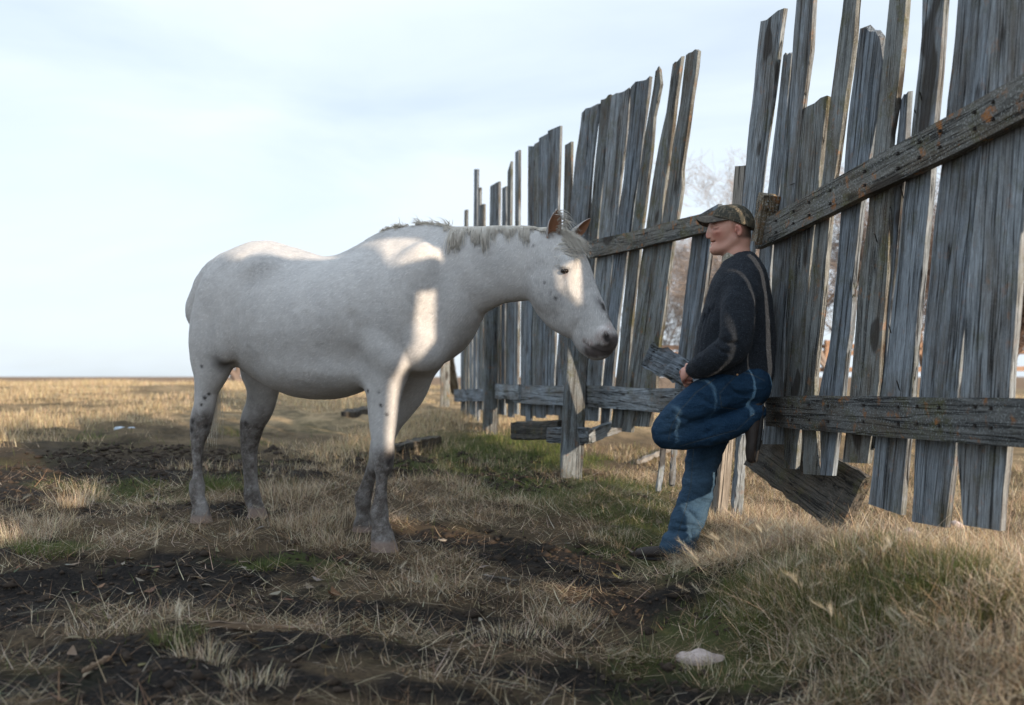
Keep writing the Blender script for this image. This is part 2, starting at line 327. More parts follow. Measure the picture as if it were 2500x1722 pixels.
# ears: cupped leaves joined into the body mesh
from mathutils.bvhtree import BVHTree
hb0 = BVHTree.FromPolygons([tuple(v) for v in HV], [tuple(int(i) for i in q) for q in HQ])
def surf(tree_, px, py):                          # where the sight line of a photo pixel meets a sculpted surface
    d = Vector(((px - CX) / F, 1, (HY - py) / F)).normalized(); h_ = tree_.ray_cast(Vector((0, 0, 0)), d); return h_[0]
def ear(base, tip, width, open_dir, depth=.02, nu=9, nv=12):
    base = Vector(base); tip = Vector(tip); ax = (tip - base); Ln = ax.length; ax.normalize()
    o = Vector(open_dir); o = (o - ax * o.dot(ax)).normalized(); sd_ = ax.cross(o).normalized(); V = []; Q = []
    for sh in (0, 1):
        for j in range(nv + 1):
            t = j / nv; w = width * (0.62 + 1.25 * t - 1.0 * t * t) * (1 - t ** 3.0) ** 0.8 * (1 - .06 * sh) + .0008
            for i in range(nu + 1):
                th = (i / nu - .5) * math.radians(250 - 120 * t)
                p = base + ax * (t * Ln) + sd_ * (math.sin(th) * w) - o * (math.cos(th) * w * (.9 - .3 * t)) + o * (.010 * math.sin(t * 3)) + o * (.004 * sh)
                V.append(p)
    m = (nu + 1) * (nv + 1)
    for j in range(nv):
        for i in range(nu):
            a = j * (nu + 1) + i; Q.append((a, a + 1, a + nu + 2, a + nu + 1)); Q.append((m + a, m + a + nu + 1, m + a + nu + 2, m + a + 1))
        for i in (0, nu):
            a = j * (nu + 1) + i; Q.append((a, a + nu + 1, m + a + nu + 1, m + a))
    return np.array([list(v) for v in V]), np.array(Q), np.repeat([0., 1.], m)
earm = np.zeros(len(HV))
for (b, t_, w, od) in ((HH.at(1344, 582, -.052), HH.at(1361, 512, -.062), .037, (0.45, -.95, 0)), (HH.at(1395, 578, .062), HH.at(1441, 533, .10), .031, (.55, -.55, -.35))):
    v, q, m = ear(b, t_, w, od); HQ = np.concatenate([HQ, q + len(HV)]); HV = np.concatenate([HV, v]); earm = np.concatenate([earm, m + 1.0])
# coat masks
sp = lambda pts, r: np.max([np.exp(-((HV - np.array(list(p))) ** 2).sum(1) / (r * k) ** 2) for p, k in pts], 0)
zz = HV[:, 2]; xx = HV[:, 0]
nse = fbm(HV[:, 0] * 9, HV[:, 1] * 9, HV[:, 2] * 5); nf = fbm(HV[:, 0] * 40, HV[:, 1] * 40, HV[:, 2] * 25)
body = earm == 0
hl = HV @ np.array([.914, -.407, 0]); hind = HV[:, 0] < -1.2
dark = np.where(hind, sstep(-.08, -.40, zz + .13 * nse), sstep(-.30, -.58, zz + .12 * nse)) * (body) * (xx < 0.05)
dark = np.clip(dark * (1.25 + .5 * nse), 0, 1)
knee = 1.3 * sp([(EX((940, 1128), -.22), 1), (EX((485, 1045), -.22), 1.2), (EX((605, 1050), .15), .8)], .075) * (.8 + .4 * nse)
hoof = (sstep(-.735, -.755, zz) * hind + sstep(-.795, -.82, zz) * (~hind)) * body * (xx < .05)
groin = 1.1 * sp([(EX((545, 880), -.20), .7), (EX((560, 868), -.10), 1.1), (EX((575, 840), -.05), 1.0), (EX((520, 900), -.1), .5)], .085)  # dark skin plus the shade below the stifle, both painted in
muz0 = np.clip(1.7 * sp([(HH.at(1470, 852, -.03), 1.1), (HH.at(1495, 840), .9), (HH.at(1448, 860, -.03), .9), (HH.at(1500, 815), .6)], .050), 0, .93)
hs = lambda x, y: surf(hb0, x, y) or HH.at(x, y, -.05)
muz0 = np.clip(1.3 * sp([(hs(x, y), k) for x, y, k in ((1435, 858, .8), (1452, 862, .9), (1470, 860, .9), (1486, 856, .9), (1494, 846, .8), (1498, 832, .6), (1495, 845, .8))] + [(HH.at(1480, 855, .03), 1.2), (HH.at(1500, 830, .02), .8), (hs(1460, 850), .6), (hs(1497, 835), .9)], .040) * (1.15 + .5 * nf), 0, .95)
mline = sp([(hs(1425 + 3.2 * i, 833 + 27 * (1 - (1 - i / 19) ** 2)), 1) for i in range(20)], .0055)
pink = sp([(hs(1478, 822), 1.1), (hs(1462, 828), .8), (hs(1440, 842), .7), (hs(1428, 832), .4), (hs(1380, 672), .35), (hs(1372, 660), .3), (hs(1490, 800), .7)], .034)
nost = np.clip(1.6 * sp([(hs(1480, 823), 1), (hs(1482, 829), .9), (HH.at(1479, 825, .056), 1)], .0165), 0, 1)
spots = sp([(hs(1476, 752), 1.2), (hs(1466, 735), 1), (hs(1484, 768), 1.1), (hs(1470, 742), .9), (hs(1302, 600), .35), (hs(1356, 728), .3), (hs(1330, 690), .28), (hs(1345, 712), .22), (hs(1490, 780), .8)] + [(surf(hb0, x, y) or EX((x, y), -.2), k) for x, y, k in ((930, 990, .35), (945, 1013, .45), (898, 955, .4), (925, 958, .35), (492, 894, .45), (500, 972, .5), (510, 962, .45), (492, 988, .4), (470, 1030, .8), (468, 1050, .7), (505, 1040, .6), (600, 1035, .6), (952, 1128, 1.0))], .024) * np.clip(.9 + .8 * nf, 0, 1.3)
cheek = sp([(HH.at(1335, 745, -.11), 1), (HH.at(1318, 715, -.10), .8), (EX((640, 660), -.24), .7), (EX((560, 640), -.2), .6), (EX((930, 575), -.1), .6)], .085)
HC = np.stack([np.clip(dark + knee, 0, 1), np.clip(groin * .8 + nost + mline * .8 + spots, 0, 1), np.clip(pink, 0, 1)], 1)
M2 = np.clip(cheek * .5 + .25 * sstep(.0, .9, nse), 0, 1)
mh = M('horse_coat', .75, .25)
c = mh.coord('Object'); fur = mh.coord('Object', (85, 85, 45)); rgb = mh.n('ShaderNodeSeparateColor', i={0: mh.attr('masks', 'Color')})
mott = mh.noise(c, 11, 6, .65); flea = mh.ramp(mh.noise(c, 95, 2, .6), (.60, 0.0), (.72, 1.0)); fn = mh.noise(fur, 3.2, 5, .7)
base = mh.mix(mh.ramp(mott, (.35, 0.0), (.75, 1.0)), (.525, .52, .515), (.41, .41, .415))
base = mh.mix(mh.math('MULTIPLY', mh.attr('mottle'), mh.ramp(mh.noise(c, 38, 5, .7), (.42, 0.0), (.62, 1.0))), base, (.16, .165, .18))
base = mh.mix(mh.math('MULTIPLY', flea, .35), base, (.22, .22, .23))
base = mh.mix(mh.math('MULTIPLY', mh.ramp(fn, (.3, 0.0), (.8, 1.0)), .28), base, (.40, .39, .385))
dk = mh.mix(mh.noise(fur, 1.6, 5, .7), (.030, .026, .024), (.130, .112, .100))
base = mh.mix(mh.math('MULTIPLY', rgb.outputs[0], mh.ramp(mh.noise(c, 22, 5, .7), (.30, .40), (.58, .97))), base, dk)
base = mh.mix(mh.math('MULTIPLY', rgb.outputs[2], .55), base, (.42, .27, .24))
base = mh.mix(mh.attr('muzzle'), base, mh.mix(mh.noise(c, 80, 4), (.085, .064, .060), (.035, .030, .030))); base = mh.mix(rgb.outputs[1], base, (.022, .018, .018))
er = mh.attr('ear'); base = mh.mix(mh.math('GREATER_THAN', er, 1.5), base, (.30, .15, .085)); base = mh.mix(mh.math('COMPARE', er, 1.0), base, (.33, .31, .30))
base = mh.mix(mh.math('MULTIPLY', mh.attr('hoof'), .9), base, mh.mix(mh.noise(c, 60, 3), (.32, .23, .19), (.14, .11, .095)))
mh.b.inputs['Sheen Weight'].default_value = .03; mh.b.inputs['Sheen Roughness'].default_value = .6
mh.bump(mh.math('ADD', fn, mh.math('MULTIPLY', mh.noise(c, 13, 4), 1.5)), .007, .7)
mh.base(base)
horse = empty('horse', (HP.at(750, 1290).x, HP.at(750, 1290).y, -.82), 'white flea-bitten horse with dirtied grey legs lowering its head to the man at the fence', 'horse')
hb = part('body', np_mesh('horse_body', HV, HQ, True, {'masks': HC, 'muzzle': muz0, 'mottle': M2, 'ear': earm, 'hoof': hoof}), mh.m, horse)
_ok = np.flatnonzero((earm == 0) & (HC[:, 1] < .25) & (muz0 < .3) & (hoof < .2)); _k = _ok[rng.random(len(_ok)) < min(1, 95000 / len(_ok))]; _N = normals(HV, HQ)[_k]
_fl = np.tile(np.array([-.9, .35, -.75]), (len(_k), 1)) + .35 * np.stack([fbm(HV[_k, 0] * 4, HV[_k, 1] * 4, HV[_k, 2] * 4, o=2)] * 3, 1)
_hd = HV[_k, 0] > .05; _fl[_hd] = np.array([-.2, .1, -1.0]); _d = HC[_k, 0][:, None]; _mt = M2[_k][:, None]
_c = np.array([[.56, .55, .54]]) * np.exp(rng.normal(0, .16, (len(_k), 1))) * (1 - .35 * _mt) * (1 - _d) + _d * np.array([[.12, .102, .092]]) * np.exp(rng.normal(0, .5, (len(_k), 1)))
fuzz('coat_hair', HV[_k], _N, _fl, .017, .0019, .0016, np.clip(_c, 0, .8), tint_mat('coat_hair', .15), horse, horse, .16)
# eyes
me_ = M('horse_eye', .12, .35); me_.base((.012, .009, .008))
def ball(name, c, r, mat, root, sx=(1, 1, 1), basis=None, nu=20, nv=12):
    V = []; Q = []; T = []
    b = basis or (Vector((1, 0, 0)), Vector((0, 1, 0)), Vector((0, 0, 1)))
    for j in range(nv + 1):
        for i in range(nu):
            th = math.pi * j / nv; ph = 2 * math.pi * i / nu
            l = (math.sin(th) * math.cos(ph) * r * sx[0], math.sin(th) * math.sin(ph) * r * sx[1], math.cos(th) * r * sx[2])
            V.append(list(Vector(c) + b[0] * l[0] + b[1] * l[1] + b[2] * l[2]))
    for j in range(nv):
        for i in range(nu): Q.append((j * nu + i, (j + 1) * nu + i, (j + 1) * nu + (i + 1) % nu, j * nu + (i + 1) % nu))
    return part(name, np_mesh(name, V, Q), mat, root)
for sg in (-1, 1): ball('eye', HH.at(1379, 662, sg * .094), .0205, me_.m, horse, (1.05, .8, .62), (HFX, HA, UP))
# hair strands as thin three-sided tubes
def strands(name, specs, mat, root, seg=9, hug=None):
    V = []; Q = []
    for P0, D0, Ln, grav, r, curl in specs:
        p = Vector(P0); d = Vector(D0).normalized(); st = len(V) ; ring = []
        s1 = d.cross(Vector((.3, .9, .2))).normalized(); s2 = d.cross(s1); ph = random.random() * 6
        for j in range(seg + 1):
            t = j / seg; rr = r * (1 - .85 * t)
            for k in range(3): a = k * 2.094; V.append(list(p + s1 * (math.cos(a) * rr) + s2 * (math.sin(a) * rr)))
            d = (d + Vector(grav) * (1 / seg) + Vector((math.sin(ph + t * 5), math.cos(ph * 1.7 + t * 4), math.sin(ph * 2.3 + t * 6))) * curl).normalized()
            p = p + d * (Ln / seg)
            if hug is not None:
                lc, nr, _, _ = hug.find_nearest(p)
                if lc is not None and (p - lc).dot(nr) < .004: p = lc + nr * (.004 + .003 * random.random())
        for j in range(seg):
            for k in range(3): a = st + j * 3 + k; b2 = st + j * 3 + (k + 1) % 3; Q.append((a, b2, b2 + 3, a + 3))
    return part(name, np_mesh(name, V, Q), mat, root)
mm = M('mane_hair', .5, .4); mm.base(mm.mix(mm.noise(mm.coord('Object'), 14, 3), (.86, .83, .78), (.70, .67, .61)))
_t = mm.t; _tl = _t.nodes.new('ShaderNodeBsdfTranslucent'); _tl.inputs[0].default_value = (.8, .74, .64, 1); _mx = _t.nodes.new('ShaderNodeMixShader'); _mx.inputs[0].default_value = .4; _t.links.new(mm.b.outputs[0], _mx.inputs[1]); _t.links.new(_tl.outputs[0], _mx.inputs[2]); _t.links.new(_mx.outputs[0], _t.nodes['Material Output'].inputs['Surface'])
hbvh = BVHTree.FromPolygons([tuple(v) for v in HV], [tuple(int(i) for i in q) for q in HQ])
def onbody(p, up=.25):
    h_ = hbvh.ray_cast(Vector(p) + Vector((0, 0, up)), Vector((0, 0, -1))); return h_[0] if h_[0] else Vector(p)
crest = [(925, 566), (985, 559), (1060, 556), (1130, 555), (1200, 554), (1262, 553), (1318, 560), (1345, 566)]
sp_m = []
cl = [(random.uniform(0, 6.99), random.uniform(-.3, .4), random.uniform(.5, 1.25)) for _ in range(60)]
for n_ in range(2000):
    cc = random.choice(cl); q = min(max(cc[0] + random.gauss(0, .07), 0), 6.6); i = int(q); f_ = q - i
    x = crest[i][0] * (1 - f_) + crest[i + 1][0] * f_; y = crest[i][1] * (1 - f_) + crest[i + 1][1] * f_
    p = onbody(HP.at(x, y, random.gauss(-.01, .012) - .02 * (q > 6))) - Vector((0, 0, .008))
    tall = q < 2.6
    if tall and random.random() < .55: continue
    if tall:
        ln = random.uniform(.02, .075) * cc[2] * (.5 + .3 * q); d = Vector((-.5 + cc[1] + random.gauss(0, .35), -.15 + random.gauss(0, .3), 1.0)); g = Vector((-.9 + cc[1] * 2, -.8, -1.3))
    else:
        ln = random.uniform(.06, .13) * cc[2] * (1.0 if q < 5.3 else .75); d = Vector((.2 + cc[1] * .5, -.75, .42)); g = Vector((.1 + cc[1] * .8 + (1.3 if q > 5 else 0), -1.4, -4.6))
    sp_m.append((p, d, ln, g, random.uniform(.0014, .0030), .09))
for n_ in range(1300):
    q = random.uniform(2.4, 6.5); i = int(q); f_ = q - i; x = crest[i][0] * (1 - f_) + crest[i + 1][0] * f_; y = crest[i][1] * (1 - f_) + crest[i + 1][1] * f_
    p = onbody(HP.at(x, y, random.gauss(-.012, .014) - .02 * (q > 6))) - Vector((0, 0, .004)); fl = min(max((q - 4.2) / 1.2, -.2), 1)
    sp_m.append((p, HD * (.25 + .8 * fl) - HN * .75 + UP * (.22 + .1 * random.random()), random.uniform(.025, .075), HD * (.9 * fl) - HN * .5 - UP * (2.6 - 1.7 * fl), random.uniform(.0018, .0032), .05))
for _ in range(16):                               # hanging locks
    q0 = random.uniform(2.7, 5.6); ll = random.uniform(.09, .23); sw = random.gauss(0, .35)
    for n_ in range(42):
        q = min(max(q0 + random.gauss(0, .05), 0), 6.4); i = int(q); f_ = q - i; x = crest[i][0] * (1 - f_) + crest[i + 1][0] * f_; y = crest[i][1] * (1 - f_) + crest[i + 1][1] * f_
        p = onbody(HP.at(x, y, random.gauss(-.012, .012))) - Vector((0, 0, .004))
        sp_m.append((p, HD * (.2 + sw * .3) - HN * .8 + UP * .25, ll * random.uniform(.7, 1.1), HD * (.2 + sw) - HN * .6 - UP * 3.2, random.uniform(.0016, .0030), .07))
strands('mane', sp_m, mm.m, horse, 9, hbvh)
sp_f = []
for n_ in range(1100):
    x = random.uniform(1350, 1402); p = onbody(HH.at(x, 575, random.gauss(-.01, .03))) - Vector((0, 0, .008))
    sp_f.append((p, Vector((.55 + random.gauss(0, .2), -.35 + random.gauss(0, .35), .5)), random.uniform(.07, .13), Vector((.9 + random.gauss(0, .3), -.3 + random.gauss(0, .4), -2.6)), random.uniform(.0012, .002), .08))
strands('forelock', sp_f, mm.m, horse, 9, hbvh)
sp_t = []
tb = HP.at(506, 735, .03)
for n_ in range(420):
    p = tb + HN * random.gauss(.02, .022) + Vector((.015, 0, random.uniform(-.05, .02)))
    sp_t.append((p, Vector((-.12, .05, -.9)) + Vector((random.gauss(0, .10), random.gauss(0, .1), 0)), random.uniform(.5, .80), Vector((.05 + random.gauss(0, .07), .05, -4.2)), .0022, .03))
strands('tail', sp_t, mm.m, horse, 12)
# ================================================================== FENCE LINE (plan) and GROUND
FPATH = [(2.75, -3.2), (1.68, 3.27), (1.35, 5.25), (.945, 6.8), (.568, 7.8), (.11, 8.8), (-.45, 11.2), (-.80, 13.2), (-1.3, 17.0)]
def fhit(px, off=0.0):                            # where the sight line of photo column px meets the fence line moved by off (towards the field)
    u = (px - CX) / F
    best = None
    for (x0, y0), (x1, y1) in zip(FPATH[:-1], FPATH[1:]):
        dx, dy = x1 - x0, y1 - y0; l = math.hypot(dx, dy); nx, ny = dy / l, -dx / l     # away from the camera side when off > 0
        a0, b0 = x0 + nx * off, y0 + ny * off; den = dx - u * dy
        if abs(den) < 1e-9: continue
        t = (u * b0 - a0) / den
        if -0.02 <= t <= 1.02 and (best is None or b0 + t * dy < best[1]) and b0 + t * dy > .5: best = (a0 + t * dx, b0 + t * dy, (dx / l, dy / l), (nx, ny))
    return best
def fp(px, py, off=0.0):
    h = fhit(px, off); return Vector((h[0], h[1], (HY - py) / F * h[1]))
_FP = np.array(FPATH)
def fside(x, y):                                  # signed distance to the fence line, positive on the far (right) side
    x = np.asarray(x, float); y = np.asarray(y, float); best = np.full(x.shape, 1e9); sg = np.zeros(x.shape)
    for A, B in zip(_FP[:-1], _FP[1:]):
        d = B - A; t = np.clip(((x - A[0]) * d[0] + (y - A[1]) * d[1]) / (d @ d), 0, 1)
        ex = x - A[0] - t * d[0]; ey = y - A[1] - t * d[1]; r = np.hypot(ex, ey); s_ = np.sign(ex * d[1] - ey * d[0])
        m = r < best; best = np.where(m, r, best); sg = np.where(m, s_, sg)
    return best * sg
def gbase(x, y):
    x = np.asarray(x, float); y = np.asarray(y, float)
    t = y - 4.92; tt = np.where(t > 4, 4 + 5.0 * np.tanh((t - 4) / 5.0), t); tt = np.maximum(tt, -4 + 0 * tt)
    z = -.86 - .055 * 5 * np.tanh((x + .64) / 5) + .046 * tt
    fs = fside(x, y); H = np.interp(y, [-1, 2, 3, 3.8, 4.6, 5.3, 6, 7, 8, 10, 13, 16], [.30, .35, .38, .37, .25, .14, .09, .08, .07, .10, .10, 0])
    z = z + H * sstep(-1.05, -.12, fs) * (1 - .85 * sstep(.25, 2.8, fs))
    far = sstep(14, 90, y); z = z * (1 - far) + (-.62 + .10 * fbm(x / 40, y / 40, o=2)) * far
    return z + .5 * sstep(150, 400, y) * (.6 + .5 * vnoise(x / 160, y / 200))
_PADS = [(p.x, p.y, p.z, r) for p, r in ((HP.at(491, 1277, -.185), .13), (HP.at(628, 1264, .185), .12), (HP.at(938, 1347, -.185), .14), (HP.at(886, 1299, .185), .12))]
def ground_z(x, y):
    x = np.asarray(x, float); y = np.asarray(y, float)
    near = 1 - sstep(14, 40, np.hypot(x, y))
    d = .028 * fbm(x * 1.3, y * 1.3, o=3) + .014 * fbm(x * 5, y * 5, o=3) * (1 + 1.0 * soilm(x, y)) + .006 * fbm(x * 19, y * 19, o=2) * soilm(x, y)
    foot = np.exp(-((x - .73) / .40) ** 2 - ((y - 4.92) / .42) ** 4); z = gbase(x, y); z = z * (1 - foot) + foot * np.minimum(z, -.972) + d * near * (1 - .85 * foot)
    for px_, py_, pz_, pr_ in _PADS:
        w_ = np.exp(-(((x - px_) / pr_) ** 4 + ((y - py_ + .10) / (pr_ * 1.6)) ** 4)); z = z * (1 - w_) + w_ * np.minimum(z, pz_ + .004)
    return z
def gpix(px, py):                                 # photo pixel -> ground point
    u = (px - CX) / F; w = (HY - py) / F; y = np.linspace(2.6, 60, 4000); z = gbase(u * y, y); k = np.argmax(w * y < z); return (u * y[k], y[k])
_SO = []
for px, py, rx, ry, a in [(120, 1140, 1.3, .9, 1), (330, 1110, 1.2, .9, 1), (520, 1120, .9, .7, .9), (650, 1130, .7, .6, .7), (330, 1065, .8, 1.2, .8), (1120, 1165, .55, .45, 1), (1250, 1190, .3, .4, .6), (1180, 1330, .6, .18, .9), (1350, 1370, .5, .2, .8),
                          (350, 1390, .6, .28, 1), (150, 1440, .7, .3, 1), (520, 1460, .6, .22, .8), (800, 1490, .6, .2, .8), (120, 1620, .5, .25, 1), (500, 1680, .7, .15, .9), (1000, 1620, .5, .15, .7), (1350, 1650, .6, .12, .9), (1900, 1690, .5, .1, .6),
                          (1500, 1480, .4, .12, .7), (250, 1690, .8, .14, 1), (900, 1700, .8, .12, .9), (1600, 1700, .6, .1, .7), (200, 1530, .5, .12, .8), (1150, 1460, .5, .12, .6), (700, 1580, .4, .1, .7), (1430, 1420, .4, .15, .7), (60, 1210, .6, .25, .8), (900, 1380, .4, .12, .6), (1000, 1120, .4, .5, .7), (560, 1240, .35, .35, .5), (1250, 1560, .35, .1, .5)]:
    g = gpix(px, py); _SO.append((g[0], g[1], rx, ry, a))
def soilm(x, y):
    m = np.zeros(np.shape(x))
    for gx, gy, rx, ry, a in _SO: m = np.maximum(m, a * np.exp(-(((x - gx) / rx) ** 2 + ((y - gy) / ry) ** 2)))
    m = m + .40 * fbm(x * 2.1 + 5, y * 2.6, o=5) + .16 * fbm(x * 11, y * 11, o=3); return sstep(.12, .58, m) * (fside(x, y) < -.25)
_GR = []
for px, py, rx, ry, a in [(1250, 1120, .8, .9, 1), (1460, 1190, .5, .5, 1), (1590, 1240, .4, .4, 1), (1080, 1150, .4, .5, .8), (1680, 1320, .3, .3, .8), (1350, 1200, .6, .5, 1), (1480, 1230, .5, .4, 1), (1150, 1080, .8, 1.0, .8), (1600, 1290, .4, .3, .9), (1750, 1360, .4, .25, .9), (1950, 1400, .5, .3, .9), (2150, 1450, .5, .3, .8), (2400, 1480, .3, .3, .8), (530, 1180, .22, .35, .9),
                          (120, 1340, .3, .12, .9), (300, 1190, .4, .4, .6), (650, 1370, .3, .1, .6), (1900, 1560, .5, .15, .6), (2200, 1600, .4, .12, .6), (1500, 1330, .4, .15, .7), (800, 1000, 3, 3, .5)]:
    g = gpix(px, py); _GR.append((g[0], g[1], rx, ry, a))
def greenm(x, y):
    m = np.zeros(np.shape(x))
    for gx, gy, rx, ry, a in _GR: m = np.maximum(m, a * np.exp(-(((x - gx) / rx) ** 2 + ((y - gy) / ry) ** 2)))
    return sstep(.16, .62, m + .30 * fbm(x * 2.7, y * 2.7 + 9, o=3))
def axis(parts):
    out = []
    for a, b, st in parts: out += list(np.arange(a, b, st))
    return np.array(out + [parts[-1][1]])
gx = axis([(-900, -100, 80), (-100, -20, 8), (-20, -6, .6), (-6, -3.2, .10), (-3.2, 2.6, .032), (2.6, 6, .12), (6, 20, .8), (20, 100, 8), (100, 900, 80)])
gy = axis([(-60, -8, 8), (-8, 2.4, .5), (2.4, 6.6, .032), (6.6, 10, .06), (10, 20, .25), (20, 60, 1.5), (60, 200, 8), (200, 1200, 40)])
GX, GY = np.meshgrid(gx, gy, indexing='ij'); GZ = ground_z(GX, GY); V = np.stack([GX, GY, GZ], -1).reshape(-1, 3)
ni, nj = GX.shape; I = np.arange(ni * nj).reshape(ni, nj); Q = np.stack([I[:-1, :-1], I[1:, :-1], I[1:, 1:], I[:-1, 1:]], -1).reshape(-1, 4)
mg = M('ground_earth', .95, .1); c = mg.coord('Object'); so_ = mg.attr('soil')
n1 = mg.noise(c, 9, 8, .7); n2 = mg.noise(c, 55, 6, .75); n3 = mg.noise(mg.coord('Object', (.5, 1.6, 1)), .6, 5, .6)
straw = mg.mix(mg.ramp(n2, (.35, 0.0), (.68, 1.0)), (.022, .018, .014), (.15, .11, .07)); straw = mg.mix(mg.ramp(n1, (.3, 0.0), (.7, 1.0)), straw, (.085, .062, .038))
soil = mg.mix(mg.ramp(n2, (.4, 0.0), (.75, 1.0)), (.010, .0095, .0095), (.040, .033, .028))
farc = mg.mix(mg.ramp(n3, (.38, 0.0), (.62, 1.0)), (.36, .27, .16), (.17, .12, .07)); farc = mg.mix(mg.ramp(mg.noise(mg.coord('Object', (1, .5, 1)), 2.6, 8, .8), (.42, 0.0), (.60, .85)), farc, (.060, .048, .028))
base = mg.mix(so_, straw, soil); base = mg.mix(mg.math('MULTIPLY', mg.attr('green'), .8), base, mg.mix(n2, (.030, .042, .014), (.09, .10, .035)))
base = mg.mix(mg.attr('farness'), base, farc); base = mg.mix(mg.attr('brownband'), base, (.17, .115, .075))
mg.bump(mg.math('ADD', n1, n2), .03, .8); mg.base(base)
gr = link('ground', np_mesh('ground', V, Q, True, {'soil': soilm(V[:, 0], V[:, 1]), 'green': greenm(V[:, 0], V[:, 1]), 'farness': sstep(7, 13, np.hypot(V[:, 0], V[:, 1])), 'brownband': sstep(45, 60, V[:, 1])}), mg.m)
gr['kind'] = 'structure'
# ================================================================== WOOD
def wood(name, light, dark, lichen=.0, moss=.0, brown=.0):
    m = M(name, .9, .15); g = m.coord('Object', (1, 1, .075), True); c = m.coord('Object', (1, 1, 1), True); c2 = m.coord('Object', (1, 1, .35), True)
    gr1 = m.noise(g, 130, 8, .75); gr2 = m.noise(g, 26, 5, .6, .3); bl = m.noise(c2, 7, 5, .65); fl = m.noise(m.coord('Object', (1, 1, .22), True), 75, 4, .7)
    col = m.mix(m.ramp(gr1, (.30, 0.0), (.66, 1.0)), dark, light)
    col = m.mix(m.math('MULTIPLY', m.ramp(gr2, (.50, 0.0), (.64, 1.0)), .75), col, tuple(.55 * a for a in dark))
    col = m.mix(m.math('MULTIPLY', m.ramp(fl, (.58, 0.0), (.72, 1.0)), .40), col, tuple(min(1, 1.3 * a) for a in light))
    col = m.mix(m.math('MULTIPLY', m.ramp(bl, (.45, 0.0), (.68, 1.0)), .55 + brown), col, m.mix(gr1, (.030, .024, .018), (.115, .088, .060)))
    ck = m.ramp(m.noise(m.coord('Object', (1, 1, .02), True), 38, 2, .4, .2), (.470, 0.0), (.495, 1.0), (.505, 1.0), (.53, 0.0))
    col = m.mix(m.math('MULTIPLY', m.math('MULTIPLY', ck, m.ramp(gr2, (.42, 0.0), (.5, 1.0))), .9), col, (.008, .008, .009))
    if moss: col = m.mix(m.math('MULTIPLY', m.ramp(m.noise(c, 5.5, 7, .75), (.53, 0.0), (.66, 1.0)), moss), col, m.mix(m.noise(c, 90, 4, .7), (.022, .028, .012), (.115, .105, .045)))
    if lichen:
        col = m.mix(m.math('MULTIPLY', m.ramp(m.noise(c, 150, 4, .7), (.56, 0.0), (.63, 1.0)), lichen * .8), col, (.30, .32, .32))
        f = m.math('MULTIPLY', m.ramp(m.noise(c, 17, 3, .5), (.63 - .05 * lichen, 0.0), (.69, 1.0)), m.ramp(m.noise(c, 70, 5, .7), (.40, 0.0), (.52, 1.0)))
        col = m.mix(m.math('MULTIPLY', f, min(1, lichen)), col, m.mix(m.noise(c, 60, 3), (.29, .11, .035), (.18, .09, .035)))
    oi = m.n('ShaderNodeObjectInfo').outputs['Random']
    col = m.mix(1.0, col, m.mix(oi, (.88, .92, .96), (1.32, 1.31, 1.27)), 'MULTIPLY')
    col = m.mix(m.math('MULTIPLY', m.ramp(m.noise(m.coord('Object', (1, 1, .5), True), 6.5, 1, .3), (.70, 0.0), (.735, 1.0)), .8), col, (.03, .024, .02))
    m.bump(m.math('ADD', m.math('ADD', gr1, m.math('MULTIPLY', gr2, .8)), m.math('MULTIPLY', ck, -1.5)), .004, .9)
    return m.base(col)
WG = wood('weathered_grey_wood', (.262, .295, .330), (.062, .070, .080), .25, .45, .2)
WM = wood('mossy_grey_wood', (.215, .232, .238), (.050, .052, .052), .4, .8, .35)
WR = wood('lichen_rail_wood', (.150, .150, .146), (.028, .029, .028), .95, .8, .25)
WP = wood('pale_post_wood', (.33, .30, .27), (.17, .155, .14), .0, .15)
WD = wood('dark_rotten_wood', (.085, .078, .070), (.016, .015, .014), .2, .5, .3)
WL = wood('orange_lichen_wood', (.22, .17, .11), (.06, .045, .03), 2.2, .5, .3)
def localise(V):                                  # local frame: z along the board, x across it
    V = np.asarray(V); c = V.mean(0); U, S_, T = np.linalg.svd(V - c, full_matrices=False)
    z = T[0]; x = T[1]; z = z * np.sign(z[np.argmax(abs(z))]); y = np.cross(z, x); R = np.stack([x, y, z], 1)
    return (V - c) @ R, Matrix.LocRotScale(Vector(c), Matrix([list(r) for r in R]).to_quaternion(), None)
def wpart(name, V, Q, mat, root=None, smooth=False, bev=0):
    lv, mw = localise(V); me = np_mesh(name, lv, Q, smooth); o = link(name, me, mat)
    if root: o.parent = root; o.matrix_parent_inverse = Matrix.Translation(root.location).inverted()
    o.matrix_basis = mw; return o
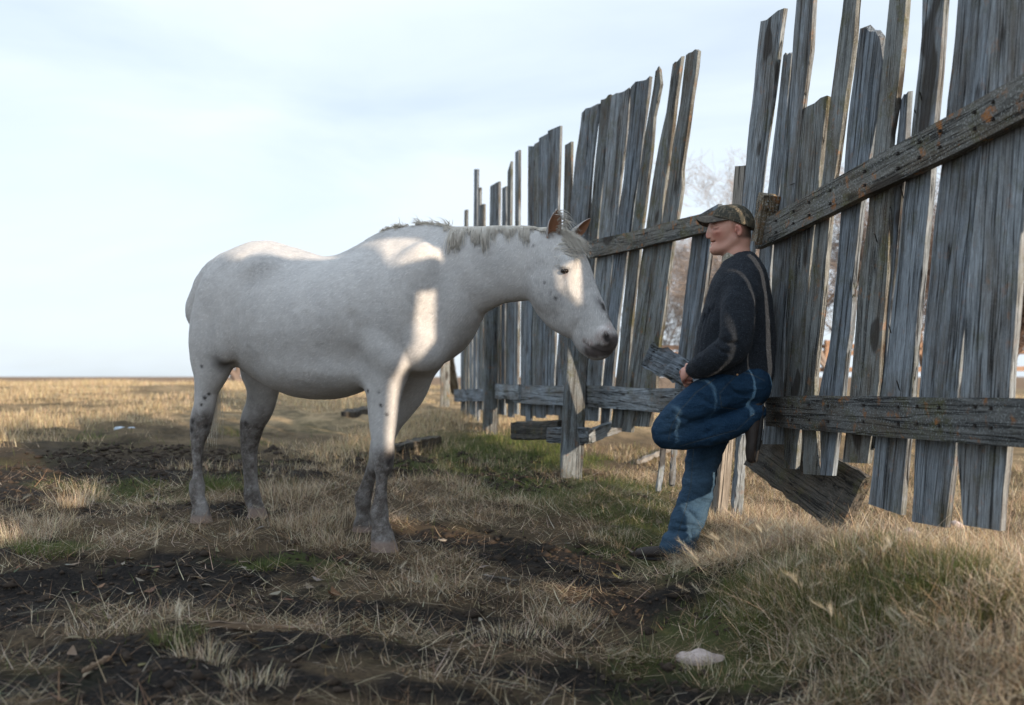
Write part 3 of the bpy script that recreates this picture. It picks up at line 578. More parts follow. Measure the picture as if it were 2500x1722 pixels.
def board_mesh(rows, nrm, th, rough=.004, jag=0.0, seedv=0, cols=5):
    """rows: list of (left point, right point) from one end to the other, front face; nrm(i): unit vector to the back"""
    R_ = random.Random(seedv); n = len(rows); V = []
    wl = [R_.gauss(0, rough) for _ in rows]; wr = [R_.gauss(0, rough) for _ in rows]
    wl = [(wl[max(i - 1, 0)] + 2 * wl[i] + wl[min(i + 1, n - 1)]) / 3 for i in range(n)]; wr = [(wr[max(i - 1, 0)] + 2 * wr[i] + wr[min(i + 1, n - 1)]) / 3 for i in range(n)]
    for s_ in (0, 1):
        for i, (A, B) in enumerate(rows):
            e = (B - A).normalized(); al = (rows[min(i + 1, n - 1)][0] - rows[max(i - 1, 0)][0]).normalized()
            for j in range(cols):
                t = j / (cols - 1); p = A + e * wl[i] * (1 - t) + (B - A) * t + e * wr[i] * t + nrm * (th * s_) + nrm * (.0015 * math.sin(i * 1.7 + j))
                if jag and i == n - 1: p = p + al * (R_.uniform(-jag, jag))
                if j in (0, cols - 1) and s_ == 0: p = p + nrm * .002
                V.append(list(p))
    Q = []; m = n * cols
    for i in range(n - 1):
        for j in range(cols - 1):
            a = i * cols + j; Q.append((a, a + 1, a + cols + 1, a + cols)); Q.append((m + a, m + a + cols, m + a + cols + 1, m + a + 1))
        for j, fl in ((0, 0), (cols - 1, 1)):
            a = i * cols + j; q = (a, a + cols, m + a + cols, m + a); Q.append(q[::-1] if fl else q)
    for i in (0, n - 1):
        for j in range(cols - 1): a = i * cols + j; q = (a, a + 1, m + a + 1, m + a); Q.append(q if i else q[::-1])
    return np.array(V), np.array(Q)
def board_px(name, mat, root, prof, top, bot, off=.0, th=.022, jag=0, seedv=0, rough=.004, step=.11):
    """prof: [(y, x_left, x_right)...] photo columns of the two edges; top, bot: (y at left, y at right)"""
    prof = sorted(prof); ys = [p[0] for p in prof]
    ex = lambda y, k: float(np.interp(y, ys, [p[k] for p in prof])) if ys[0] <= y <= ys[-1] else (prof[0][k] + (y - ys[0]) * (prof[1][k] - prof[0][k]) / (prof[1][0] - prof[0][0]) if y < ys[0] else prof[-1][k] + (y - ys[-1]) * (prof[-1][k] - prof[-2][k]) / (prof[-1][0] - prof[-2][0]))
    xm = (prof[0][1] + prof[-1][2]) / 2; d = fhit(xm)[1]; n = max(6, int(abs(bot[0] - top[0]) / F * d / step)); rows = []
    for i in range(n + 1):
        t = i / n; yl = bot[0] + (top[0] - bot[0]) * t; yr = bot[1] + (top[1] - bot[1]) * t
        rows.append((fp(ex(yl, 1), yl, off), fp(ex(yr, 2), yr, off)))
    h = fhit(xm, off); nrm = Vector((h[3][0], h[3][1], 0))
    V, Q = board_mesh(rows, nrm, th, rough, jag, seedv); o = wpart(name, V, Q, mat, root); return o
def beam(name, mat, root, A, B, up, w, h, seedv=0, n=14, rough=.004, th0=None):
    """squared timber from A to B (centre line), h along up, w across"""
    A = Vector(A); B = Vector(B); d = (B - A).normalized(); u = Vector(up); u = (u - d * u.dot(d)).normalized(); s_ = d.cross(u); R_ = random.Random(seedv); V = []; Q = []
    for i in range(n + 1):
        t = i / n; c = A + (B - A) * t; k = 1 + R_.gauss(0, .012)
        for a, b in ((-1, -.86), (-.86, -1), (.86, -1), (1, -.86), (1, .86), (.86, 1), (-.86, 1), (-1, .86)):
            V.append(list(c + s_ * (a * w / 2 * k + R_.gauss(0, rough * .4)) + u * (b * h / 2 * k + R_.gauss(0, rough * .6)) + d * (R_.gauss(0, .006) if i in (0, n) else 0)))
    for i in range(n):
        for k in range(8): a = i * 8 + k; b = i * 8 + (k + 1) % 8; Q.append((a, b, b + 8, a + 8))
    T = []
    for e, fl in ((0, 1), (n * 8, 0)):
        V.append(list(A if e == 0 else B)); c_ = len(V) - 1
        for k in range(8): t = (c_, e + k, e + (k + 1) % 8); T.append(t[::-1] if fl else t)
    V = np.array(V); lv, mw = localise(V); o = link(name, np_mesh(name, lv, np.array(Q), False, tris=np.array(T)), mat)
    if root: o.parent = root; o.matrix_parent_inverse = Matrix.Translation(root.location).inverted()
    o.matrix_basis = mw; return o
# ================================================================== FENCE SECTIONS
f1 = empty('board_fence', (1.5, 4.2, -.7), 'tall weathered grey board fence section filling the right side, with a sloping lichen-spotted top rail', 'fence', 'sections of the old board fence')
f2 = empty('board_fence', (.7, 7.3, -.8), 'grey board fence section between the horse head and the man, with leaning pointed boards', 'fence', 'sections of the old board fence')
f3 = empty('board_fence', (-.2, 10.5, -.7), 'farthest blurred board fence section behind the horse neck with gappy narrow boards', 'fence', 'sections of the old board fence')
B = board_px
sd_ = 0
N_SPEC = [
 (WG, [(21, 1858, 1914), (403, 1819, 1862), (700, 1787, 1826), (1000, 1757, 1793)], (56, 21), (1010, 1010), .012, 0),
 (WG, [(130, 1913, 1931), (467, 1872, 1903), (615, 1851, 1883), (970, 1832, 1866)], (131, 129), (1075, 1075), .030, .01),
 (WG, [(-200, 1958, 2001), (0, 1945, 1986), (130, 1933, 1978), (260, 1920, 1958), (491, 1901, 1936), (615, 1885, 1928), (780, 1883, 1915), (967, 1868, 1911)], (-200, -215), (1085, 1085), .004, .02),
 (WM, [(250, 1962, 2018), (456, 1943, 1996), (580, 1932, 1982), (690, 1923, 1970), (967, 1912, 1955), (1144, 1913, 1941)], (263, 236), (1143, 1146), .004, .0),
 (WM, [(-200, 2072, 2104), (0, 2060, 2091), (84, 2049, 2083), (240, 2027, 2066), (421, 2008, 2038), (557, 1987, 2021), (760, 1968, 2005), (967, 1956, 1984), (1157, 1958, 1996)], (-200, -210), (1157, 1160), .004, .0),
 (WG, [(80, 2097, 2146), (161, 2088, 2150), (245, 2076, 2141), (403, 2060, 2117), (533, 2050, 2097), (690, 2039, 2081), (830, 2027, 2071), (967, 1997, 2054), (1070, 2003, 2040), (1160, 2001, 2031)], (70, 95), (1160, 1162), .004, .03),
 (WM, [(-200, 2180, 2225), (0, 2171, 2209), (88, 2161, 2204), (240, 2148, 2188), (368, 2131, 2170), (500, 2119, 2172), (690, 2097, 2162), (967, 2073, 2141), (1130, 2057, 2116)], (-200, -210), (1129, 1132), .004, .0),
 (WG, [(242, 2197, 2214), (337, 2192, 2208), (484, 2176, 2200), (690, 2163, 2180), (967, 2140, 2158), (1090, 2128, 2144)], (244, 226), (1095, 1095), .026, .0),
 (WG, [(-200, 2262, 2318), (0, 2252, 2305), (88, 2247, 2300), (245, 2233, 2286), (450, 2207, 2269), (622, 2190, 2255), (760, 2176, 2241), (967, 2150, 2226), (1232, 2116, 2202)], (-200, -210), (1230, 1258), .004, .0),
 (WG, [(-200, 2347, 2430), (0, 2338, 2421), (140, 2327, 2412), (280, 2306, 2398), (460, 2288, 2379), (605, 2276, 2363), (760, 2261, 2353), (967, 2245, 2331), (1090, 2234, 2324), (1276, 2224, 2310)], (-200, -215), (1274, 1289), .004, .0),
 (WG, [(-200, 2432, 2520), (0, 2423, 2512), (280, 2402, 2506), (450, 2384, 2499), (622, 2366, 2488), (967, 2345, 2462), (1100, 2336, 2454), (1290, 2349, 2443)], (-200, -215), (1282, 1297), .004, .0),
 (WG, [(-200, 2528, 2590), (300, 2522, 2584), (560, 2505, 2570)], (-200, -215), (556, 570), .006, .02),
]
for k, (m_, pr, tp, bt, off, jg) in enumerate(N_SPEC): B('board', m_, f1, pr, tp, bt, off, .024, max(jg, .008), 100 + k, .005)
# the same section runs on past the frame; its unseen boards and gaps are shaped to cast the sun patches
def board_yz(mat, root, y0, y1, z0, z1, z0b=None, z1b=None, off=0.0, seedv=0, name='board'):
    """plain board on the fence plan line between distances y0<y1, from height z0 to z1 (b: at y1)"""
    z0b = z0 if z0b is None else z0b; z1b = z1 if z1b is None else z1b
    fx = lambda y: float(np.interp(y, [p[1] for p in FPATH], [p[0] for p in FPATH])); n = max(6, int((z1 - z0) / .12))
    rows = [(Vector((fx(y0) + off, y0, z0 + (z1 - z0) * i / n)), Vector((fx(y1) + off, y1, z0b + (z1b - z0b) * i / n))) for i in range(n + 1)]
    V, Q = board_mesh(rows, Vector((.98, .17, 0)), .024, .002, 0, seedv); return wpart(name, V, Q, mat, root)
O = lambda y0, y1, z0, z1, z1b=None, z0b=None, off=0.0, k=[0]: (k.__setitem__(0, k[0] + 1), board_yz(WG, f1, y0, y1, z0, z1, z0b, z1b, off, 300 + k[0]))[1]
def board_poly(rows, mat=WG, off=0.0, seedv=0):      # rows of (height, y0, y1): an unseen board, edge shaped to let sun through
    fx = lambda y: float(np.interp(y, [p[1] for p in FPATH], [p[0] for p in FPATH])) + off; zs = [r[0] for r in rows]; n = max(6, int((zs[-1] - zs[0]) / .07)); R = []
    for i in range(n + 1):
        z = zs[0] + (zs[-1] - zs[0]) * i / n; a = float(np.interp(z, zs, [r[1] for r in rows])); b = float(np.interp(z, zs, [r[2] for r in rows])); R.append((Vector((fx(a), a, z)), Vector((fx(b), b, z))))
    V, Q = board_mesh(R, Vector((.98, .17, 0)), .024, .002, 0, seedv); return wpart('board', V, Q, mat, f1)
zb = -.46
O(3.03, 3.235, -.24, 2.1, 2.2); O(2.81, 3.025, -.20, 2.3, 2.15)
board_poly([(.10, 2.565, 2.805), (.93, 2.56, 2.805), (1.05, 2.60, 2.805), (1.2, 2.62, 2.805), (2.1, 2.63, 2.805)], seedv=401)
O(2.395, 2.56, .24, 1.12, .94, .16); O(2.395, 2.625, 1.205, 2.1, 2.2, 1.185); O(2.20, 2.39, .36, 2.0, 2.1, .26); O(2.0, 2.195, .36, 2.2, 2.15, .36); O(1.80, 1.995, zb, 2.1, 2.3)
O(1.71, 1.797, zb, 1.55, 1.53); O(1.70, 1.797, 1.64, 2.2, 2.2, 1.61); O(1.505, 1.705, zb, 1.09, 1.17)
board_poly([(zb, 1.26, 1.37), (.75, 1.26, 1.375), (1.10, 1.26, 1.37), (1.18, 1.26, 1.44), (1.24, 1.26, 1.50), (1.45, 1.26, 1.51), (1.50, 1.26, 1.50), (1.56, 1.26, 1.40), (1.66, 1.26, 1.375), (2.3, 1.26, 1.38)], seedv=402)
O(1.375, 1.50, zb, .72, .74); O(1.37, 1.70, 1.90, 2.4, 2.3, 1.72)
O(1.06, 1.255, zb, 1.93, 1.86); O(.86, 1.055, zb, 2.0, 1.93); O(.62, .855, zb, 2.11, 2.0); O(.40, .615, zb, 2.19, 2.11)
yy = .395; R_ = random.Random(5)
while yy > -3.1:
    w_ = R_.uniform(.17, .26); O(yy - w_, yy, zb, *((R_.uniform(2.3, 2.6), R_.uniform(2.3, 2.6)) if yy > -.2 else (R_.uniform(1.2, 1.7), R_.uniform(1.2, 1.7)))); yy -= w_ + (R_.uniform(.002, .012) if R_.random() < .8 else .035)
def rail_px(name, mat, root, pts, off=-.052, th=.045, seedv=0, rough=.003, step=.16):
    xs = [p[0] for p in pts]; A = fhit(xs[0])[1]; Bd = fhit(xs[-1])[1]; n = max(8, int(abs(A - Bd) / step)); rows = []
    for i in range(n + 1):
        d_ = A + (Bd - A) * i / n                 # even steps in distance
        lo_, hi_ = min(xs), max(xs)
        for _ in range(40):
            m_ = (lo_ + hi_) / 2
            if fhit(m_)[1] > d_: lo_ = m_
            else: hi_ = m_
        x = min(max(m_, xs[0]), xs[-1]); yt = float(np.interp(x, xs, [p[1] for p in pts])); yb = float(np.interp(x, xs, [p[2] for p in pts]))
        rows.append((fp(x, yb, off), fp(x, yt, off)))
    h = fhit(xs[0], off); V, Q = board_mesh(rows, Vector((h[3][0], h[3][1], 0)), th, rough, 0, seedv); return wpart(name, V, Q, mat, root)
rail_px('rail', WR, f1, [(1868, 969, 1043), (2060, 968, 1056), (2280, 972, 1077), (2500, 975, 1093), (2560, 976, 1098)], seedv=1)
rail_px('rail', WR, f1, [(1842, 548, 611), (1948, 488, 560), (2100, 400, 480), (2300, 290, 388), (2500, 177, 286), (2570, 138, 250)], seedv=2)
def rail_yz(y0, y1, za, zb, h, off=-.055): 
    fx = lambda y: float(np.interp(y, [p[1] for p in FPATH], [p[0] for p in FPATH])); rows = [(Vector((fx(y0 + (y1 - y0) * i / 12) + off, y0 + (y1 - y0) * i / 12, za + (zb - za) * i / 12 - h)), Vector((fx(y0 + (y1 - y0) * i / 12) + off, y0 + (y1 - y0) * i / 12, za + (zb - za) * i / 12))) for i in range(13)]
    V, Q = board_mesh(rows, Vector((.98, .17, 0)), .045, .003, 0, 9); return wpart('rail', V, Q, WR, f1)
rail_yz(-3.0, 1.24, 1.30, 1.30, .12); rail_yz(1.28, 1.80, 1.66, 1.54, .155); rail_yz(-3.0, 1.98, -.05, -.08, .14); rail_yz(1.98, 2.86, .18, -.14, .30)
# posts of the right section: the leaning post behind the man, and the orange block on the rail end
def post(px0, y0, px1, y1, w, d, off, mat, root, seedv=0, th=.0):
    A = fp(px0, y0, off); Bv = fp(px1, y1, off); h = fhit(px0); return beam('post', mat, root, A, Bv, Vector((h[3][0], h[3][1], 0)), w, d, seedv)
post(1742, 1330, 1822, 405, .150, .075, .06, WP, f1, 11)
post(1795, 1290, 1812, 1060, .05, .05, .06, WG, f1, 12)
beam('block', WL, f1, fp(1862, 590, -.03), fp(1880, 478, -.03), Vector((-1, 0, 0)), .10, .10, 13, 6, .006)
# nails
mn = M('nail_iron', .7, .3); mn.b.inputs['Metallic'].default_value = .5; mn.base((.03, .025, .022))
for nx_, ny_, l_ in ((1940, 448, .05), (2250, 243, .03), (2205, 482, .05), (2235, 275, .01), (2141, 590, .04), (2175, 812, .04), (2196, 952, .05)):
    a = fp(nx_, ny_, -.004); d_ = Vector((-.3, -.4, .5)).normalized() if ny_ != 448 else Vector((-.2, .9, 0)); beam('nail', mn.m, f1, a, a + d_ * l_, (0, .2, 1), .004, .004, 1, 3, 0)
for k, xs_ in enumerate((1890, 1932, 1970, 2022, 2106, 2188, 2240, 2290, 2375, 2420)):
    for dy in (18, 52):
        a = fp(xs_ + 3 * (k % 3), 969 + dy * (1 + (xs_ - 1868) / 1400) + 3 * (k % 2), -.0535); beam('nail', mn.m, f1, a, a + Vector((-.006, -.001, 0)), (0, .2, 1), .010, .010, 1, 2, 0)
    yt_ = float(np.interp(xs_, [1842, 1948, 2100, 2300, 2500], [548, 488, 400, 290, 177]))
    for dy in (18, 46): a = fp(xs_ + 6, yt_ + dy * (1 + (xs_ - 1868) / 1100), -.0535); beam('nail', mn.m, f1, a, a + Vector((-.006, -.001, 0)), (0, .2, 1), .010, .010, 1, 2, 0)
# ---- middle section
M_SPEC = [
 (WM, [(130, 1675, 1704), (272, 1657, 1684), (410, 1634, 1664), (440, 1631, 1667), (541, 1615, 1651), (600, 1600, 1640), (700, 1590, 1628), (852, 1569, 1608), (945, 1562, 1600), (1042, 1547, 1585)], (134, 122), (1041, 1043), 0, .01),
 (WM, [(145, 1643, 1661), (272, 1625, 1646), (410, 1598, 1629), (548, 1577, 1611), (700, 1558, 1587), (937, 1531, 1561), (1055, 1517, 1539)], (153, 140), (1054, 1056), 0, .01),
 (WM, [(168, 1599, 1609), (200, 1598, 1611), (212, 1595, 1613), (272, 1584, 1597), (410, 1562, 1585), (548, 1543, 1567), (700, 1524, 1550), (937, 1503, 1527), (1045, 1492, 1517)], (172, 165), (1044, 1046), 0, .005),
 (WG, [(195, 1541, 1584), (272, 1537, 1574), (410, 1525, 1558), (548, 1506, 1538), (700, 1490, 1518), (937, 1471, 1493), (1045, 1464, 1483)], (209, 188), (1044, 1046), 0, 0),
 (WG, [(222, 1495, 1535), (341, 1480, 1524), (548, 1463, 1501), (700, 1451, 1485), (937, 1429, 1465), (1028, 1422, 1459)], (231, 215), (1027, 1029), 0, 0),
 (WM, [(237, 1467, 1491), (548, 1439, 1461), (700, 1424, 1447), (945, 1402, 1426), (1020, 1398, 1420)], (243, 234), (1020, 1021), .012, 0),
 (WG, [(262, 1422, 1460), (410, 1401, 1442), (548, 1386, 1434), (700, 1372, 1420), (940, 1355, 1398), (1015, 1350, 1393)], (272, 252), (1014, 1016), 0, 0),
]
for k, (m_, pr, tp, bt, off, jg) in enumerate(M_SPEC): B('board', m_, f2, pr, tp, bt, off, .024, max(jg, .014), 140 + k, .006)
rail_px('rail', WR, f2, [(1434, 588, 631), (1560, 560, 606), (1700, 524, 572), (1762, 509, 560)], off=-.055, th=.055, seedv=3)
rail_px('rail', WG, f2, [(1418, 942, 992), (1580, 948, 1006), (1655, 949, 1012), (1745, 956, 1024)], off=-.052, seedv=4)
B('board', WG, f2, [(500, 1700, 1752), (570, 1690, 1737), (760, 1668, 1712), (900, 1650, 1700), (1010, 1640, 1690)], (532, 498), (1012, 1014), .02, .03, 0, 160)      # single board in the gap by the man
post(1433, 1010, 1436, 575, .085, .05, .04, WM, f2, 21)
# the standing post with one sunlit face, and its low braces
beam('post', WM, f2, at(1392, 1185, 7.25), at(1412, 800, 7.45), (1, .1, 0), .13, .15, 22)
beam('post', WD, f2, at(1414, 1030, 7.62), at(1427, 850, 7.68), (1, .1, 0), .04, .07, 23)
beam('brace', WG, f2, at(1340, 1062, 7.5), at(1440, 1064, 7.2), (0, 0, 1), .04, .115, 24)
beam('brace', WG, f2, at(1432, 1068, 7.2), at(1535, 1030, 7.6), (0, 0, 1), .04, .10, 25)
# ---- far section
G_SPEC = [(1387, 1370, 345, 355, 16, 1030), (1352, 1334, 307, 320, 30, 1012), (1326, 1318, 326, 338, 22, 1020), (1310, 1303, 345, 353, 13, 1015), (1296, 1289, 357, 357, 13, 1030), (1262, 1258, 366, 372, 9, 1010),
          (1243, 1237, 393, 420, 8, 985), (1230, 1226, 455, 460, 9, 1012), (1207, 1201, 443, 455, 22, 1035), (1177, 1174, 498, 500, 8, 1000), (1169, 1165, 458, 460, 5, 1030), (1161, 1157, 413, 414, 8, 1028), (1136, 1133, 512, 514, 6, 1020),
          (1280, 1277, 560, 560, 14, 1015), (1247, 1245, 590, 588, 12, 1018), (1218, 1216, 560, 566, 8, 1010), (1192, 1190, 560, 560, 10, 1005), (1150, 1148, 620, 620, 7, 1012), (1141, 1140, 600, 604, 5, 1030), (1128, 1127, 690, 690, 6, 1022)]
for k, (xt, xb, yr, yl, w_, yb) in enumerate(G_SPEC): B('board', WG if k % 3 else WM, f3, [(min(yl, yr), xt - w_ / 2, xt + w_ / 2), (yb, xb - w_ / 2, xb + w_ / 2)], (yl, yr), (yb, yb + 2), .004 * (k % 2), .024, .0, 180 + k, .003, .3)
rail_px('rail', WG, f3, [(1252, 941, 983), (1300, 941, 986), (1416, 942, 992)], off=-.055, seedv=5)
rail_px('rail', WG, f3, [(1208, 938, 974), (1266, 940, 976)], off=-.075, seedv=6)
rail_px('rail', WG, f3, [(1108, 951, 981), (1150, 950, 980), (1200, 949, 980)], off=-.055, seedv=7)
rail_px('rail', WG, f3, [(1120, 640, 655), (1240, 620, 648), (1420, 590, 628)], off=-.055, seedv=8)
post(1196, 1085, 1200, 640, .14, .12, -.10, WM, f3, 31); post(1086, 1042, 1086, 800, .14, .12, -.10, WM, f3, 32)
beam('brace', WG, f3, fp(1092, 850, 0), fp(1112, 960, .3), (1, 0, 0), .05, .14, 33)
# ================================================================== LOOSE TIMBER
def timber(label, cat, name, mat, A, Bv, up, w, h, sv, group=None, n=14, rough=.006):
    o = beam(name, mat, None, A, Bv, up, w, h, sv, n, rough); return tag(o, label, cat, group)
timber('dark rotten plank leaning diagonally under the lower rail at the right', 'plank', 'fallen_plank', WD, at(1850, 1078, 5.5), at(2088, 1238, 4.55), (.35, .0, 1), .045, .30, 41, n=18)
timber('broken grey slab of board tilted beside the man and his hand', 'plank', 'broken_plank', WG, at(1582, 866, 6.2), at(1745, 948, 6.0), (.35, 0, 1), .06, .15, 42, rough=.014)
def g3(px, py, dz=0.0, y=None):
    x, y_ = gpix(px, py) if y is None else ((px - CX) / F * y, y); return Vector((x, y_, float(ground_z(x, y_)) + dz))
timber('dark beam lying on the ground under the far fence section', 'beam', 'fallen_beam', WD, fp(1262, 1052, -.2) , fp(1378, 1050, -.15), (0, 0, 1), .12, .15, 43)
timber('short dark log half sunk in grass behind the front legs of the horse', 'log', 'log', WD, g3(945, 1114, .03), g3(1066, 1088, .05), (0, 0, 1), .13, .11, 44, rough=.012)
timber('dark log lying far off beside the belly of the horse', 'log', 'log', WD, g3(850, 1022, .03), g3(912, 1006, .03), (0, 0, 1), .18, .09, 45, rough=.012)
timber('pale bare branch lying behind the legs of the man', 'branch', 'branch', WP, g3(1560, 1140, .03), g3(1645, 1108, .06), (0, 0, 1), .03, .035, 46, rough=.01)
timber('straight brown stick lying flat in the foreground, left of centre', 'stick', 'stick', wood('stick_wood', (.24, .17, .12), (.12, .085, .06)), g3(462, 1538, .012), g3(724, 1556, .012), (0, 0, 1), .020, .020, 47, rough=.003)
timber('short brown twig end in the bottom left corner', 'stick', 'stick', bpy.data.materials['stick_wood'], g3(205, 1665, .01), g3(268, 1640, .02), (0, 0, 1), .012, .014, 48, rough=.003)
timber('weathered splinter of wood lying near the middle of the foreground', 'stick', 'stick', WP, g3(1183, 1418, .01), g3(1262, 1430, .015), (0, 0, 1), .028, .02, 49, rough=.005)
timber('pale stalk lying right of the front hoof of the horse', 'stick', 'stick', WP, g3(990, 1322, .008), g3(1090, 1322, .008), (0, 0, 1), .008, .008, 50, rough=.002)
for k, (a, b) in enumerate((((1608, 1200), (1628, 1085)), ((1640, 1185), (1650, 1090)))):
    timber(('forked grey stake stuck in the grass left of the standing leg', 'thin grey stake nearest the standing leg of the man')[k], 'stake', 'stake', WG, at(a[0], a[1], 6.6), at(b[0], b[1] - 60, 6.75), (0, 1, 0), .035, .03, 51 + k, rough=.006)
# ================================================================== MAN leaning on the fence
ML = Vector((.213, .977, 0)).normalized(); MF = Vector((-.977, .213, 0)).normalized()
MP = Plane(ML, (0, 0, 0)); MP.c = 5.168
m_ = lambda px, py, off=0.0: MP.at(px, py, off)
MS = lambda x1, y1, x2, y2, b, off=0.0: section(MP, (x1, y1), (x2, y2), b, off)
MX = (MF, ML, UP)
def mrot(deg): c_, s_ = math.cos(math.radians(deg)), math.sin(math.radians(deg)); return (MF * c_ + UP * s_, ML, MF * -s_ + UP * c_)
man = empty('person', (m_(1660, 1368).x, m_(1660, 1368).y, -.93), 'man in dark sweater, jeans and camouflage cap leaning on the fence, one foot up', 'person')
# ---------------- body: head, neck, torso, arms, hands and legs in one surface
fb = Field((.70, 4.55, -.95), (1.45, 5.55, .86), .0045)
fb.ell(m_(1790, 545), mrot(0), (.092, .074, .092), .02)
fb.ell(m_(1766, 566), mrot(0), (.070, .060, .068), .03)
fb.tube([MS(1733, 548, 1800, 560, .055), MS(1733, 560, 1800, 568, .060), MS(1735, 575, 1798, 575, .058), MS(1738, 592, 1790, 583, .050), MS(1741, 608, 1784, 590, .040)], ML, .02)
fb.ell(m_(1751, 607), mrot(20), (.030, .026, .020), .022)
for sg in (-1, 1):
    fb.tube([(m_(1745, 611, sg * .012), .013, .018), (m_(1770, 605, sg * .040), .013, .014), (m_(1795, 585, sg * .054), .016, .012)], ML, .035)
    fb.ell(m_(1751, 566, sg * .040), mrot(0), (.022, .018, .018), .02)                      # cheekbone
    fb.ell(m_(1740, 550, sg * .030), mrot(0), (.016, .024, .009), .012)                     # brow
    fb.ell(m_(1741, 556, sg * .031), mrot(0), (.010, .014, .008), .006)                     # closed eyelid
    fb.tube([(m_(1736, 559.5, sg * .026), .0022, .004), (m_(1744, 560.5, sg * .040), .0022, .004), (m_(1752, 558, sg * .050), .002, .004)], ML, .004, sub=True)
    e0 = m_(1803, 562, sg * .079)
    fb.ell(e0, (mrot(75)[0], ML, mrot(75)[2]), (.031, .009, .019), .006); fb.ell(e0 + ML * (sg * .011) + MF * .002 + UP * .004, (mrot(75)[0], ML, mrot(75)[2]), (.020, .008, .010), .005, sub=True)
    fb.ell(m_(1731.5, 580, sg * .012), mrot(0), (.010, .008, .007), .006)
fb.tube([(m_(1734, 552), .007, .008), (m_(1731, 562), .009, .009), (m_(1728, 573), .010, .012), (m_(1727.5, 577.5), .009, .012)], ML, .012)   # nose
fb.ell(m_(1739, 589), mrot(0), (.011, .024, .005), .006); fb.ell(m_(1740, 596, 0), mrot(0), (.011, .022, .006), .006)                          # lips
fb.tube([(m_(1732, 592, 0), .0018, .02), (m_(1747, 591.5, 0), .0022, .030)], ML, .003, sub=True)
fb.ell(m_(1736, 602), mrot(0), (.006, .02, .004), .006, sub=True)
fb.tube([MS(1772, 590, 1832, 565, .055), MS(1767, 618, 1829, 597, .056), MS(1768, 640, 1833, 616, .060), MS(1776, 668, 1832, 645, .055), MS(1775, 700, 1845, 690, .08)], ML, .02)
fb.tube([MS(1775, 730, 1850, 730, .10), MS(1745, 780, 1868, 780, .13), MS(1725, 850, 1870, 850, .13), MS(1755, 920, 1850, 930, .12)], ML, .03)
for sg in (-1, 1):
    fb.tube([(m_(1812, 712, sg * .15), .030, .030), (m_(1797, 760, sg * .20), .040, .040), (m_(1797, 838, sg * (.23 if sg < 0 else .2)), .040, .040), (m_(1735, 882, -.20 if sg < 0 else .13), .036, .036), (m_(1688, 906, -.135 if sg < 0 else .05), .024, .028)], ML, .03)
# hands clasped low in front: palm plus four bent fingers and a thumb each
def hand(W_, K_, back, side, s=1.0):
    """W_ wrist, K_ knuckle centre, back = direction out of the back of the hand, side = towards the thumb"""
    W_ = Vector(W_); K_ = Vector(K_); f = (K_ - W_).normalized(); bk = (Vector(back) - f * f.dot(Vector(back))).normalized(); sd = bk.cross(f).normalized()
    if sd.dot(Vector(side)) < 0: sd = -sd
    fb.tube([(W_, .017, .024, sd), (W_.lerp(K_, .5), .016, .034, sd), (K_, .013, .038, sd)], sd, .012)
    for i, (ln, rr) in enumerate(((.046, .0095), (.050, .0098), (.047, .0092), (.038, .0082))):
        p0 = K_ + sd * (.029 - .019 * i); a = .35 + .12 * i
        p1 = p0 + (f * math.cos(a) - bk * math.sin(a)) * ln; a += 1.15; p2 = p1 + (f * math.cos(a) - bk * math.sin(a)) * (ln * .62); a += .85; p3 = p2 + (f * math.cos(a) - bk * math.sin(a)) * (ln * .45)
        fb.tube([(p0, rr, rr), (p1, rr * .95, rr * .95), (p2, rr * .88, rr * .88), (p3, rr * .75, rr * .75)], sd, .003, sm=2)
    q0 = W_.lerp(K_, .35) + sd * .030; q1 = q0 + (f * .6 + sd * .55 - bk * .35).normalized() * .040; q2 = q1 + (f * .9 - bk * .5).normalized() * .028
    fb.tube([(q0, .013, .013), (q1, .010, .010), (q2, .0085, .0085)], bk, .006, sm=2)
hand(m_(1684, 906, -.135), m_(1668, 914, -.098), (-.7, -.6, .35), (0, 0, 1))
hand(m_(1690, 905, .05), m_(1672, 920, .0), (-.7, .5, .4), (0, 0, 1))
# legs (under the jeans)
fb.tube([(m_(1810, 940, -.08), .05, .05), (m_(1720, 978, -.11), .050, .050), (m_(1640, 1045, -.115), .035, .035), (m_(1735, 1054, -.112), .032, .032), (m_(1830, 1018, -.11), .028, .028)], ML, .03)
fb.tube([(m_(1800, 945, .08), .05, .05), (m_(1745, 1040, .09), .045, .045), (m_(1712, 1160, .087), .034, .034), (m_(1682, 1270, .078), .030, .030), (m_(1662, 1340, .07), .028, .028)], ML, .03)
fb.ell(m_(1808, 932), MX, (.07, .11, .07), .03)
BV, BQ = fb.mesh('man', 1)
mb0 = BVHTree.FromPolygons([tuple(v) for v in BV], [tuple(int(i) for i in q) for q in BQ]); bs = lambda x, y: surf(mb0, x, y) or m_(x, y, -.05)
for pts, r_ in ((((1738, 559.5), (1744, 561), (1750, 560), (1755, 557.5)), .0040), (((1734.5, 590.5), (1740, 590.5), (1747, 589.5)), .0036), (((1733, 569), (1737, 577), (1739, 584)), .0030), (((1797, 556), (1801, 563), (1799, 571)), .0050), (((1789, 549), (1792, 565), (1795, 578)), .0030)):
    fb.tube([(bs(x, y), r_, r_ * 1.2) for x, y in pts], ML, .004, sub=True)
for x, y, r_ in ((1742, 550, .0075), (1748, 556, .0065), (1753, 567, .010)): fb.ell(bs(x, y) + ML * .003, mrot(0), (r_ * 1.3, .006, r_ * .7), .006)
BV, BQ = fb.mesh('man', 1)
ms = M('skin', .5, .35); cs = ms.coord('Object')
gm = lambda V, p, r: np.exp(-((V - np.array(list(p))) ** 2).sum(1) / r ** 2)
hh = (BV - np.array(list(m_(1790, 545)))) ; hf = hh @ np.array(list(MF)); hz_ = BV[:, 2]
